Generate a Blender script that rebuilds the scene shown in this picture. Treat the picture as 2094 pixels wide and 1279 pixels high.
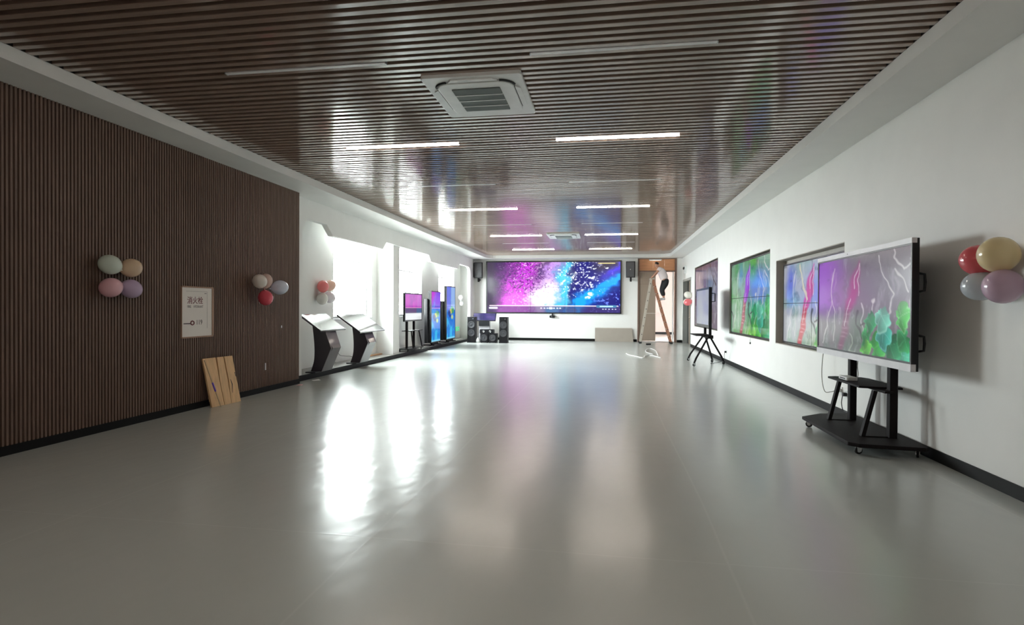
import bpy, math, random
import numpy as np
from mathutils import Vector, Matrix

random.seed(7)
for o in list(bpy.data.objects):
    bpy.data.objects.remove(o, do_unlink=True)
scene = bpy.context.scene
COL = scene.collection

# ------------------------------------------------------------------ camera
CAM_H, F_PX, YAW, PITCH, ROLL = 1.35, 1185.31, .1627, -.009, .0056
cf = Vector((-math.sin(YAW) * math.cos(PITCH), math.cos(YAW) * math.cos(PITCH), math.sin(PITCH)))
cr = Vector((math.cos(YAW), math.sin(YAW), 0))
cu = cr.cross(cf)
cr, cu = (cr * math.cos(ROLL) + cu * math.sin(ROLL)), (cu * math.cos(ROLL) - cr * math.sin(ROLL))
cam_data = bpy.data.cameras.new('camera')
cam_data.sensor_fit = 'HORIZONTAL'
cam_data.sensor_width = 36.0
cam_data.lens = F_PX / 2094 * 36
cam_data.clip_start, cam_data.clip_end = .05, 300
cam = bpy.data.objects.new('camera', cam_data)
COL.objects.link(cam)
m3 = Matrix((cr, cu, -cf)).transposed()
cam.matrix_world = Matrix.Translation((0, 0, CAM_H)) @ m3.to_4x4()
scene.camera = cam

# ------------------------------------------------------------------ world, exposure
SKY = 55.0
world = bpy.data.worlds.new('overcast_sky')
scene.world = world
world.use_nodes = True
wn = world.node_tree
bg = wn.nodes['Background']
bg.inputs['Color'].default_value = (.95, .985, 1.0, 1)
bg.inputs['Strength'].default_value = SKY
scene.view_settings.view_transform = 'Standard'
scene.view_settings.look = 'None'
scene.view_settings.gamma = 1
scene.view_settings.use_curve_mapping = False
scene.view_settings.exposure = 0.0

# room dimensions
XR, YB, ZB, ZC, YF = 2.905, 23.563, 3.32, 3.44, -4.0
XP, XL, XN = -5.288, -5.45, -5.97           # panelling face, white wall face, niche back face
WIN = [(12.0, 14.1), (16.05, 18.15), (20.1, 22.2)]
WZ0, WZ1 = 1.07, 3.14

def portal(name, loc, rot, sx, sy):
    d = bpy.data.lights.new(name, 'AREA')
    d.shape = 'RECTANGLE'; d.size = sx; d.size_y = sy
    d.cycles.is_portal = True
    o = bpy.data.objects.new(name, d); COL.objects.link(o)
    o.location = loc; o.rotation_euler = rot
for a, b in WIN:       # sky portals: they emit nothing, they only steer sky sampling to the windows
    portal('window_sky_portal', (XN - .24, (a + b) / 2, (WZ0 + WZ1) / 2), (0, -math.pi / 2, 0), WZ1 - WZ0, b - a)

# ------------------------------------------------------------------ helpers
def lin(c):
    return tuple(((x / 12.92) if x <= .04045 else ((x + .055) / 1.055) ** 2.4) for x in c)
def C(r, g, b):
    return lin((r / 255, g / 255, b / 255))

def new_mat(name):
    m = bpy.data.materials.new(name); m.use_nodes = True
    nt = m.node_tree
    return m, nt, nt.nodes['Principled BSDF']

def mat(name, rgb, rough=.5, metal=0., spec=.5, scale=(8, 8, 8), amt=.06, bump=0., bscale=None, coat=0.,
        emit=None, estr=0., trans=0., sss=0., world_pos=False, detail=4, rvar=0.):
    m, nt, p = new_mat(name)
    N, L = nt.nodes, nt.links
    if world_pos:
        tc = N.new('ShaderNodeNewGeometry'); src = tc.outputs['Position']
    else:
        tc = N.new('ShaderNodeTexCoord'); src = tc.outputs['Object']
    mp = N.new('ShaderNodeMapping'); mp.inputs['Scale'].default_value = scale
    L.new(src, mp.inputs['Vector'])
    nz = N.new('ShaderNodeTexNoise'); nz.inputs['Scale'].default_value = 1; nz.inputs['Detail'].default_value = detail
    L.new(mp.outputs['Vector'], nz.inputs['Vector'])
    mr = N.new('ShaderNodeMapRange')
    mr.inputs['From Min'].default_value = .25; mr.inputs['From Max'].default_value = .75
    mr.inputs['To Min'].default_value = 1 - amt; mr.inputs['To Max'].default_value = 1 + amt
    L.new(nz.outputs['Fac'], mr.inputs['Value'])
    vm = N.new('ShaderNodeVectorMath'); vm.operation = 'SCALE'
    vm.inputs[0].default_value = rgb
    L.new(mr.outputs['Result'], vm.inputs['Scale'])
    L.new(vm.outputs['Vector'], p.inputs['Base Color'])
    p.inputs['Roughness'].default_value = rough
    if rvar:
        m2 = N.new('ShaderNodeMapRange')
        m2.inputs['From Min'].default_value = .3; m2.inputs['From Max'].default_value = .7
        m2.inputs['To Min'].default_value = rough - rvar; m2.inputs['To Max'].default_value = rough + rvar
        L.new(nz.outputs['Fac'], m2.inputs['Value']); L.new(m2.outputs['Result'], p.inputs['Roughness'])
    p.inputs['Metallic'].default_value = metal
    p.inputs['Specular IOR Level'].default_value = spec
    p.inputs['Coat Weight'].default_value = coat
    if coat: p.inputs['Coat Roughness'].default_value = .08
    p.inputs['Transmission Weight'].default_value = trans
    if sss:
        p.inputs['Subsurface Weight'].default_value = sss
        p.inputs['Subsurface Radius'].default_value = (.05, .04, .03)
    if emit:
        p.inputs['Emission Color'].default_value = (*emit, 1)
        p.inputs['Emission Strength'].default_value = estr
    if bump:
        b = N.new('ShaderNodeBump'); b.inputs['Strength'].default_value = bump
        b.inputs['Distance'].default_value = .01
        if bscale:
            mp2 = N.new('ShaderNodeMapping'); mp2.inputs['Scale'].default_value = bscale
            L.new(src, mp2.inputs['Vector'])
            nz2 = N.new('ShaderNodeTexNoise'); nz2.inputs['Scale'].default_value = 1; nz2.inputs['Detail'].default_value = 3
            L.new(mp2.outputs['Vector'], nz2.inputs['Vector']); L.new(nz2.outputs['Fac'], b.inputs['Height'])
        else:
            L.new(nz.outputs['Fac'], b.inputs['Height'])
        L.new(b.outputs['Normal'], p.inputs['Normal'])
    return m

def glass_mat(name):
    m, nt, p = new_mat(name)
    N, L = nt.nodes, nt.links
    t = N.new('ShaderNodeBsdfTransparent'); t.inputs['Color'].default_value = (.93, .96, .95, 1)
    g = N.new('ShaderNodeBsdfGlossy'); g.inputs['Roughness'].default_value = .02
    f = N.new('ShaderNodeFresnel'); f.inputs['IOR'].default_value = 1.45
    mx = N.new('ShaderNodeMixShader')
    gm = N.new('ShaderNodeNewGeometry')        # one reflection per pane: none on the way out of the sheet
    inv = N.new('ShaderNodeMath'); inv.operation = 'SUBTRACT'; inv.inputs[0].default_value = 1
    L.new(gm.outputs['Backfacing'], inv.inputs[1])
    mu = N.new('ShaderNodeMath'); mu.operation = 'MULTIPLY'
    L.new(f.outputs[0], mu.inputs[0]); L.new(inv.outputs[0], mu.inputs[1])
    L.new(mu.outputs[0], mx.inputs[0]); L.new(t.outputs[0], mx.inputs[1]); L.new(g.outputs[0], mx.inputs[2])
    L.new(mx.outputs[0], N['Material Output'].inputs['Surface'])
    return m

def screen_mat(name, strength, rough=.12, base=(.012, .012, .014), spec=.5):
    m, nt, p = new_mat(name)
    a = nt.nodes.new('ShaderNodeAttribute'); a.attribute_name = 'image'
    p.inputs['Base Color'].default_value = (*base, 1)
    p.inputs['Roughness'].default_value = rough
    p.inputs['Specular IOR Level'].default_value = spec
    nt.links.new(a.outputs['Color'], p.inputs['Emission Color'])
    p.inputs['Emission Strength'].default_value = strength
    return m

class MB:
    def __init__(s): s.v = []; s.f = []
    def add(s, vs, fs):
        n = len(s.v); s.v += [tuple(v) for v in vs]; s.f += [tuple(i + n for i in f) for f in fs]; return s
    def box(s, x0, x1, y0, y1, z0, z1, M=None):
        vs = [Vector((x, y, z)) for z in (z0, z1) for y in (y0, y1) for x in (x0, x1)]
        if M is not None: vs = [M @ v for v in vs]
        return s.add(vs, [(0, 2, 3, 1), (4, 5, 7, 6), (0, 1, 5, 4), (2, 6, 7, 3), (0, 4, 6, 2), (1, 3, 7, 5)])
    def cbox(s, x0, x1, y0, y1, z0, z1, c=.01, axis=2, M=None):
        """box with its edges along `axis` chamfered"""
        if axis == 2: a = [(x0 + c, y0), (x1 - c, y0), (x1, y0 + c), (x1, y1 - c), (x1 - c, y1), (x0 + c, y1), (x0, y1 - c), (x0, y0 + c)]; return s.prism(a, z0, z1, 2, M)
        if axis == 0: a = [(y0 + c, z0), (y1 - c, z0), (y1, z0 + c), (y1, z1 - c), (y1 - c, z1), (y0 + c, z1), (y0, z1 - c), (y0, z0 + c)]; return s.prism(a, x0, x1, 0, M)
        a = [(x0 + c, z0), (x1 - c, z0), (x1, z0 + c), (x1, z1 - c), (x1 - c, z1), (x0 + c, z1), (x0, z1 - c), (x0, z0 + c)]; return s.prism(a, y0, y1, 1, M)
    def prism(s, prof, a0, a1, axis=2, M=None):
        """axis 2: prof=(x,y); axis 0: prof=(y,z); axis 1: prof=(x,z)"""
        n = len(prof)
        def pt(p, a):
            if axis == 2: return Vector((p[0], p[1], a))
            if axis == 0: return Vector((a, p[0], p[1]))
            return Vector((p[0], a, p[1]))
        vs = [pt(p, a0) for p in prof] + [pt(p, a1) for p in prof]
        if M is not None: vs = [M @ v for v in vs]
        fs = [tuple(range(n))[::-1], tuple(range(n, 2 * n))] + [(i, (i + 1) % n, n + (i + 1) % n, n + i) for i in range(n)]
        if axis == 1: fs = [f[::-1] for f in fs]
        return s.add(vs, fs)
    def tube(s, pts, r, n=8, caps=True):
        pts = [Vector(p) for p in pts]
        rs = r if isinstance(r, (list, tuple)) else [r] * len(pts)
        rings = []; up = None
        for i, p in enumerate(pts):
            t = (pts[min(i + 1, len(pts) - 1)] - pts[max(i - 1, 0)]).normalized()
            if up is None:
                up = Vector((0, 0, 1)) if abs(t.z) < .9 else Vector((1, 0, 0))
            a = t.cross(up).normalized(); b = a.cross(t).normalized(); up = b
            rings.append([p + (a * math.cos(2 * math.pi * k / n) + b * math.sin(2 * math.pi * k / n)) * rs[i] for k in range(n)])
        vs = [v for r_ in rings for v in r_]
        fs = []
        for i in range(len(pts) - 1):
            for k in range(n):
                k2 = (k + 1) % n
                fs.append((i * n + k, i * n + k2, (i + 1) * n + k2, (i + 1) * n + k))
        if caps:
            fs.append(tuple(range(n))[::-1]); fs.append(tuple(range((len(pts) - 1) * n, len(pts) * n)))
        return s.add(vs, fs)
    def bar(s, a, b, w, h, side=None):
        """rectangular bar from a to b; w along `side`, h across"""
        a, b = Vector(a), Vector(b); t = (b - a).normalized()
        sd = Vector(side) if side else Vector((0, 1, 0))
        sd = (sd - t * sd.dot(t)).normalized(); up = t.cross(sd)
        vs = []
        for p in (a, b):
            for i, j in ((-1, -1), (1, -1), (1, 1), (-1, 1)):
                vs.append(p + sd * (i * w / 2) + up * (j * h / 2))
        return s.add(vs, [(3, 2, 1, 0), (4, 5, 6, 7), (0, 1, 5, 4), (1, 2, 6, 5), (2, 3, 7, 6), (3, 0, 4, 7)])
    def lathe(s, prof, n=20, M=None):
        """prof: list of (r,z) about local z"""
        vs = []; fs = []
        for r, z in prof:
            for k in range(n):
                a = 2 * math.pi * k / n
                v = Vector((r * math.cos(a), r * math.sin(a), z))
                vs.append(M @ v if M is not None else v)
        for i in range(len(prof) - 1):
            for k in range(n):
                k2 = (k + 1) % n
                fs.append((i * n + k, i * n + k2, (i + 1) * n + k2, (i + 1) * n + k))
        fs.append(tuple(range(n))[::-1]); fs.append(tuple(range((len(prof) - 1) * n, len(prof) * n)))
        return s.add(vs, fs)
    def build(s, name, m, parent=None, smooth=False, bevel=0., world=False, auto=None):
        me = bpy.data.meshes.new(name)
        me.from_pydata(s.v, [], s.f); me.update()
        if m is not None: me.materials.append(m)
        o = bpy.data.objects.new(name, me); COL.objects.link(o)
        if parent is not None:
            o.parent = parent
            if world: o.matrix_parent_inverse = parent.matrix_basis.inverted()
        if smooth:
            me.polygons.foreach_set('use_smooth', [True] * len(me.polygons))
            if auto: me.set_sharp_from_angle(angle=math.radians(auto))
        if bevel:
            b = o.modifiers.new('bevel', 'BEVEL'); b.width = bevel; b.segments = 2; b.limit_method = 'ANGLE'
        return o

def tag(o, label, cat, group=None):
    o['label'] = label; o['category'] = cat
    if group: o['group'] = group
    return o
def thing(name, label, cat, loc=(0, 0, 0), rz=0., group=None):
    o = bpy.data.objects.new(name, None); COL.objects.link(o)
    o.empty_display_size = .1
    o.location = loc; o.rotation_euler = (0, 0, rz)
    o.matrix_basis = Matrix.Translation(loc) @ Matrix.Rotation(rz, 4, 'Z')
    return tag(o, label, cat, group)
def struct(o, label=None):
    o['kind'] = 'structure'
    if label: o['label'] = label
    return o
def rot_to(d):
    """matrix turning local +z into direction d"""
    return Vector((0, 0, 1)).rotation_difference(Vector(d)).to_matrix().to_4x4()
def text_mesh(name, body, size, m, parent, M, align='CENTER', xs=1.0, extrude=.0006, bold=0.):
    cu_ = bpy.data.curves.new(name, 'FONT'); cu_.body = body; cu_.size = size; cu_.align_x = align; cu_.align_y = 'CENTER'
    cu_.extrude = extrude; cu_.offset = bold; cu_.resolution_u = 3
    t = bpy.data.objects.new(name, cu_); COL.objects.link(t)
    dg = bpy.context.evaluated_depsgraph_get()
    me = bpy.data.meshes.new_from_object(t.evaluated_get(dg))
    bpy.data.objects.remove(t, do_unlink=True)
    me.transform(M @ Matrix.Diagonal((xs, 1, 1, 1)))
    me.materials.clear(); me.materials.append(m); me.name = name
    o = bpy.data.objects.new(name, me); COL.objects.link(o)
    if parent is not None:
        o.parent = parent; o.matrix_parent_inverse = parent.matrix_basis.inverted()
    return o

def holed(mb, u0, u1, v0, v1, holes, mk):
    """wall sheet in (u,v) with rectangular holes; mk(u0,u1,v0,v1) -> box extents"""
    us = sorted({u0, u1, *[h[0] for h in holes], *[h[1] for h in holes]})
    vs = sorted({v0, v1, *[h[2] for h in holes], *[h[3] for h in holes]})
    for i in range(len(us) - 1):
        # merge vertical runs of solid cells
        run = None
        for j in range(len(vs) - 1):
            cu_, cv_ = (us[i] + us[i + 1]) / 2, (vs[j] + vs[j + 1]) / 2
            solid = not any(h[0] < cu_ < h[1] and h[2] < cv_ < h[3] for h in holes)
            if solid: run = [vs[j], vs[j + 1]] if run is None else [run[0], vs[j + 1]]
            if (not solid or j == len(vs) - 2) and run is not None:
                mb.box(*mk(us[i], us[i + 1], run[0], run[1])); run = None
    return mb

# ------------------------------------------------------------------ materials
M_white = mat('white_wall_paint', (.82, .815, .795), .6, scale=(3, 3, 3), amt=.02, bump=.04, bscale=(60, 60, 60), world_pos=True)
M_black_base = mat('black_skirting', (.006, .006, .006), .55, spec=.15, scale=(6, 6, 6), world_pos=True)
M_slat = mat('glossy_brown_metal_slat', C(150, 128, 115), .14, spec=1.0, scale=(1.2, 40, 40), amt=.16, world_pos=True, coat=.5)
M_dark = mat('dark_ceiling_void', (.010, .008, .007), .8, world_pos=True)
M_ridge = mat('dark_brown_fluted_board', C(113, 91, 79), .5, spec=.35, scale=(60, 60, 3), amt=.22, world_pos=True, detail=6)
M_ridge_back = mat('fluted_board_groove', C(66, 52, 45), .7, scale=(30, 30, 3), amt=.2, world_pos=True)
M_glass = glass_mat('window_glass')
M_frame = mat('white_window_frame', (.75, .76, .76), .35, world_pos=True)
M_metal_blk = mat('black_powder_coated_metal', (.013, .010, .011), .6, spec=.12, scale=(40, 40, 40), amt=.1)
M_plastic_blk = mat('black_plastic', (.010, .010, .012), .42, spec=.3)
M_rubber = mat('black_rubber', (.012, .012, .012), .7)
M_chrome = mat('bright_metal', (.65, .65, .66), .25, metal=1)
M_silver = mat('silver_bezel', (.72, .71, .74), .35, metal=.0, spec=.6)
M_whiteplastic = mat('white_plastic', (.74, .75, .74), .4)
M_grey_recess = mat('grey_recess_lining', C(186, 180, 172), .6, world_pos=True)

# floor: grey coated sheet with faint seams, scuffs and a slightly wavy gloss
def floor_material():
    m, nt, p = new_mat('grey_glossy_floor')
    N, L = nt.nodes, nt.links
    g = N.new('ShaderNodeNewGeometry')
    def noise(sc, det=4, s=1.):
        mp = N.new('ShaderNodeMapping'); mp.inputs['Scale'].default_value = sc
        mp.inputs['Location'].default_value = (.13, .41, .37)
        L.new(g.outputs['Position'], mp.inputs['Vector'])
        n = N.new('ShaderNodeTexNoise'); n.inputs['Scale'].default_value = s; n.inputs['Detail'].default_value = det
        L.new(mp.outputs['Vector'], n.inputs['Vector']); return n.outputs['Fac']
    def mrange(v, a, b, c, d):
        r = N.new('ShaderNodeMapRange'); r.inputs[1].default_value = a; r.inputs[2].default_value = b
        r.inputs[3].default_value = c; r.inputs[4].default_value = d; L.new(v, r.inputs[0]); return r.outputs[0]
    def math_(op, a, b=None):
        r = N.new('ShaderNodeMath'); r.operation = op
        for k, x in enumerate((a, b)):
            if x is None: continue
            if hasattr(x, 'links'): L.new(x, r.inputs[k])
            else: r.inputs[k].default_value = x
        return r.outputs[0]
    big = noise((.6, .35, .5), 1.0); fine = noise((55, 55, 55), 3); mid = noise((4.5, 2.4, 3), 2.0)
    # seams: along the room every 2 m, across every ~9 m
    sx = N.new('ShaderNodeSeparateXYZ'); L.new(g.outputs['Position'], sx.inputs[0])
    wob = mrange(big, 0, 1, -.05, .05)
    def seam(val, period, off, w):
        a = math_('ADD', math_('ADD', val, wob), off)
        f = math_('ABSOLUTE', math_('SUBTRACT', math_('FRACT', math_('DIVIDE', a, period)), .5))
        return mrange(f, 0, w / period, 1, 0)
    s1 = seam(sx.outputs[0], 2.0, 2.35 + 20, .012); s2 = seam(sx.outputs[1], 9.0, 1.3 + 18, .010)
    seams = math_('MAXIMUM', s1, s2)
    col = N.new('ShaderNodeVectorMath'); col.operation = 'SCALE'; col.inputs[0].default_value = FLOOR_RGB
    k = mrange(big, 0, 1, .88, 1.12)
    k = math_('ADD', k, math_('MULTIPLY', seams, .07))
    L.new(k, col.inputs['Scale']); L.new(col.outputs[0], p.inputs['Base Color'])
    p.inputs['Roughness'].default_value = FLOOR_ROUGH
    p.inputs['Specular IOR Level'].default_value = .6
    h = math_('MULTIPLY', mid, .6)
    h = math_('ADD', h, math_('MULTIPLY', seams, .02))
    b = N.new('ShaderNodeBump'); b.inputs['Strength'].default_value = .35; b.inputs['Distance'].default_value = .02
    L.new(h, b.inputs['Height']); L.new(b.outputs['Normal'], p.inputs['Normal'])
    return m
FLOOR_RGB, FLOOR_ROUGH = (.49, .515, .49), .215
M_floor = floor_material()

# ================================================================== STRUCTURE
struct(MB().box(-6.4, 3.3, YF - .3, YB, -.15, 0).build('floor', M_floor), 'grey glossy seamless floor')
# --- ceiling: dark void with brown slats hung below it
ceil = struct(MB().box(-6.4, 3.3, YF - .3, YB + .2, 3.62, 3.72).build('ceiling', M_dark), 'slatted brown ceiling')
PER, SW, SH = .112, .060, .06
BX0, BX1, BY1 = -4.78, 2.36, 23.02
slat_me = None
k0 = int(round((2.6 - 4.755) / PER))
k1 = int((BY1 - 4.755) / PER)
GAP0 = 4.755                                   # the lamps sit in the gaps: gap centres at GAP0 + k*PER
def slat_box(mb, yc):
    mb.prism([(yc - SW / 2, ZC + .004), (yc - SW / 2 + .004, ZC), (yc + SW / 2 - .004, ZC), (yc + SW / 2, ZC + .004),
              (yc + SW / 2, ZC + SH), (yc - SW / 2, ZC + SH)], BX0 + .006, BX1 - .006, 0)
for k in range(k0, k1):
    yc = GAP0 + (k + .5) * PER
    if slat_me is None:
        mb = MB(); slat_box(mb, 0); o = mb.build('slat', M_slat, ceil); slat_me = o.data
    else:
        o = bpy.data.objects.new('slat', slat_me); COL.objects.link(o); o.parent = ceil
    o.location = (0, yc, random.uniform(-.0012, .0012))
    o.rotation_euler = (random.uniform(-.002, .002), random.uniform(-.0002, .0002), random.uniform(-.0002, .0002))
mb = MB()
for k in range(int((YF - 4.755) / PER), k0): slat_box(mb, GAP0 + (k + .5) * PER)
o = mb.build('slats_out_of_view', M_slat, ceil); o['kind'] = 'stuff'

# --- plaster bulkhead around the slats
mb = MB().box(XL - .2, BX0, YF, YB, ZB, 3.62)
struct(mb.build('trim_1', M_white), 'white plaster bulkhead along the left wall')
struct(MB().box(BX1, XR + .05, YF, YB, ZB, 3.62).build('trim_2', M_white), 'white plaster bulkhead along the right wall')
mb = MB().box(BX0, BX1, BY1, YB, ZB, 3.62)
def corner(mb, cx, cy, sx, r=.45):
    pts = [(cx, cy)] + [(cx + sx * (r - r * math.sin(a)), cy - (r - r * math.cos(a))) for a in [i * math.pi / 12 for i in range(7)]]
    if sx > 0: pts = pts[::-1]
    return mb.prism(pts, ZB, 3.62, 2)
corner(mb, BX0, BY1, 1); corner(mb, BX1, BY1, -1)
struct(mb.build('trim_3', M_white), 'white plaster bulkhead along the back wall')
# dark edge channel that takes the slat ends
M_edge = mat('dark_brown_edge_channel', (.018, .014, .012), .5, world_pos=True)
struct(MB().box(BX0, BX0 + .006, YF, BY1 - .45, ZC + .003, 3.6).build('trim_6', M_edge), 'dark edge channel above the left bulkhead')
struct(MB().box(BX1 - .006, BX1, YF, BY1 - .45, ZC + .003, 3.6).build('trim_7', M_edge), 'dark edge channel above the right bulkhead')
struct(MB().box(BX0 + .45, BX1 - .45, BY1 - .006, BY1, ZC + .003, 3.6).build('trim_8', M_edge), 'dark edge channel above the back bulkhead')
# --- left wall: fluted brown panelling
YPE = 9.36
pan = struct(MB().box(XL - .2, XP - .022, YF, YPE, 0, ZB).build('wall_left', M_ridge_back), 'dark brown fluted wall panelling')
RP = .04
rid = None
prof = [(-.013, 0), (-.0105, .022), (.0105, .022), (.013, 0)]
def ridge(mb, y):
    # outward direction is +x
    n = len(mb.v)
    for z in (.085, ZB):
        for a, b in prof: mb.v.append((XP - .022 + b, y + a, z))
    mb.f += [(n, n + 1, n + 5, n + 4), (n + 1, n + 2, n + 6, n + 5), (n + 2, n + 3, n + 7, n + 6), (n + 3, n, n + 4, n + 7), (n + 3, n + 2, n + 1, n), (n + 4, n + 5, n + 6, n + 7)]
nr = int((YPE - 4.2) / RP)
for i in range(nr):
    y = YPE - .02 - i * RP
    if rid is None:
        mb = MB(); ridge(mb, 0); o = mb.build('slat', M_ridge, pan); rid = o.data
    else:
        o = bpy.data.objects.new('slat', rid); COL.objects.link(o); o.parent = pan
    o.location = (0, y, 0)
mb = MB()
for i in range(nr, int((YPE - YF) / RP)): ridge(mb, YPE - .02 - i * RP)
o = mb.build('slats_out_of_view', M_ridge, pan); o['kind'] = 'stuff'
struct(MB().box(XP - .02, XP + .008, YF, YPE, 0, .085).build('baseboard_left', M_black_base))
# --- left wall: white part with the cut-out opening onto the window niche
op = [(9.73, 0), (9.73, 2.66), (9.745, 2.74), (9.79, 2.83), (9.85, 2.90), (9.93, 2.945), (10.05, 2.957), (10.67, 2.957), (10.93, 2.763), (13.56, 2.763), (13.79, 2.957),
      (17.27, 2.957), (17.5, 2.763), (20.81, 2.763), (21.09, 2.957), (22.40, 2.957), (22.58, 2.93), (22.70, 2.87), (22.77, 2.79), (22.8, 2.68), (22.8, 0)]
poly = [(YPE, 0)] + op + [(YB + .1, 0), (YB + .1, ZB), (YPE, ZB)]
mb = MB()
# build as quads between the opening's edge and the top, so shading stays clean
mb.box(XL - .11, XL, YPE, op[0][0], 0, ZB)
mb.box(XL - .11, XL, op[-1][0], YB + .1, 0, ZB)
for (ya, za), (yb_, zb_) in zip(op[1:-1], op[2:-1]):
    if yb_ > ya:
        mb.prism([(ya, za), (yb_, zb_), (yb_, ZB), (ya, ZB)], XL - .11, XL, 0)
struct(mb.build('wall_left_white', M_white), 'white wall with stepped opening')
# niche behind it
mb = MB()
holed(mb, YPE - .05, YB + .1, 0, 3.3, [(a, b, WZ0, WZ1) for a, b in WIN], lambda a, b, c, d: (XN - .25, XN, a, b, c, d))
mb.box(XN, XL - .11, YPE - .05, YPE + .05, 0, 3.3)
mb.box(XN, XL - .11, 23.25, YB + .1, 0, 3.3)
struct(mb.build('wall_left_niche', M_white), 'white window niche wall')
struct(MB().box(XN - .25, XL - .11, YPE - .05, YB + .1, 3.22, 3.32).build('ceiling_niche', M_white))
struct(MB().box(XN, XL - .07, 14.45, 14.9, .1, 3.22).build('trim_4', M_white), 'white pillar in the window niche')
M_plat = mat('grey_platform', C(150, 148, 144), .35, scale=(4, 4, 4), amt=.05, world_pos=True)
struct(MB().box(XN, XL + .01, YPE + .05, 23.25, 0, .1).build('floor_niche', M_plat), 'raised grey niche floor')
struct(MB().box(XL + .01, XL + .03, YPE, 22.83, 0, .098).build('trim_5', M_black_base), 'black step edge below the niche')
# windows
for i, (a, b) in enumerate(WIN):
    w = struct(MB().box(XN - .2, XN - .13, a, a + .05, WZ0, WZ1).box(XN - .2, XN - .13, b - .05, b, WZ0, WZ1)
               .box(XN - .2, XN - .13, a + .05, b - .05, WZ0, WZ0 + .05).box(XN - .2, XN - .13, a + .05, b - .05, WZ1 - .05, WZ1)
               .build('window_%d' % (i + 1), M_frame), 'white framed window in the niche')
    ym = (a + b) / 2
    MB().box(XN - .19, XN - .14, a + .05, b - .05, 2.42, 2.46).build('transom_bar', M_frame, w)
    MB().box(XN - .19, XN - .14, ym - .02, ym + .02, WZ0 + .05, 2.42).build('mullion', M_frame, w)
    for y0, y1, z0, z1 in ((a + .05, ym - .02, WZ0 + .05, 2.42), (ym + .02, b - .05, WZ0 + .05, 2.42), (a + .05, b - .05, 2.46, WZ1 - .05)):
        MB().box(XN - .168, XN - .162, y0, y1, z0, z1).build('pane', M_glass, w)
    MB().box(XN - .13, XN + .03, a - .03, b + .03, WZ0 - .03, WZ0).build('window_sill', M_frame, w)
# --- right wall with screen recesses and a doorway
S1 = (16.14, 20.3, .74, 2.715); S2 = (11.12, 14.62, .745, 2.445); S3 = (7.78, 10.74, .745, 2.19)
DOOR = (21.12, 23.3, 0, 2.45)
mb = MB()
holed(mb, YF, YB + .1, 0, ZB, [S1, S2, S3, DOOR], lambda a, b, c, d: (XR, XR + .22, a, b, c, d))
mb.box(XR + .22, XR + .32, YF, YB + .1, 0, 3.7)
struct(mb.build('wall_right', M_white), 'plain white right wall')
mb = MB().box(XR - .012, XR, YF, DOOR[0], 0, .1).box(XR - .012, XR, DOOR[1], YB, 0, .1)
struct(mb.build('baseboard_right', M_black_base))
# --- back wall with tall doorway
DX0, DX1 = 1.19, 2.69
mb = MB()
holed(mb, XL - .3, XR + .3, 0, ZB, [(DX0, DX1, 0, ZB)], lambda a, b, c, d: (a, b, YB, YB + .2, c, d))
mb.box(XL - .9, XR + .3, YB, YB + .2, ZB, 3.75)
struct(mb.build('wall_back', M_white), 'white back wall')
struct(MB().box(XL, DX0 - .02, YB - .012, YB, 0, .1).box(DX1 + .02, XR - .012, YB - .012, YB, 0, .1).build('baseboard_back', M_black_base))
# --- wall behind the camera
struct(MB().box(-6.4, 3.3, YF - .2, YF, 0, 3.72).build('wall_front', M_white), 'wall behind the camera')
# --- outside ground
M_out = mat('pale_paving', (.45, .45, .43), .8, scale=(.5, .5, .5), amt=.1, world_pos=True)
struct(MB().box(-46, -6.5, -30, 60, -.3, -.15).build('outdoor_ground', M_out), 'pale paving outside the windows')
# --- corridor beyond the back doorway
M_corr = mat('pinkish_corridor_wall', C(190, 172, 164), .6, scale=(2, 2, 2), amt=.02, world_pos=True)
M_tile = mat('white_corridor_tile', C(216, 210, 204), .25, scale=(2, 2, 2), amt=.03, world_pos=True)
CY0, CY1, CX0, CX1 = YB + .2, 30.8, .6, 4.4
mb = MB().box(CX0 - .1, CX1 + .1, CY1, CY1 + .1, 0, 3.4).box(CX0 - .1, CX0, CY0, CY1, 0, 3.4).box(CX1, CX1 + .1, CY0, CY1, 0, 3.4)
struct(mb.build('wall_corridor', M_corr), 'pale corridor wall beyond the doorway')
struct(MB().box(CX0 - .1, CX1 + .1, YB, CY1 + .1, -.15, 0.002).build('floor_corridor', M_tile))
struct(MB().box(CX0 - .1, CX1 + .1, CY0 - .0, CY1 + .1, 3.35, 3.45).build('ceiling_corridor', M_white))
struct(MB().box(CX0, CX1, CY1 - .012, CY1, 0, .12).build('baseboard_corridor', M_black_base))
M_lamp_c = mat('added_corridor_lamp', (.8, .8, .8), .5, emit=(1, .88, .80), estr=2.0)
t = thing('added_corridor_lamp', 'added unseen ceiling lamp that lights the corridor beyond the doorway', 'lamp', (2.4, 26.6, 3.349))  # lamp added out of sight to brighten the corridor
MB().box(-.32, .32, -.62, .62, -.05, 0).build('housing', M_whiteplastic, t)
MB().box(-.29, .29, -.59, .59, -.058, -.05).build('diffuser', M_lamp_c, t)
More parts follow.
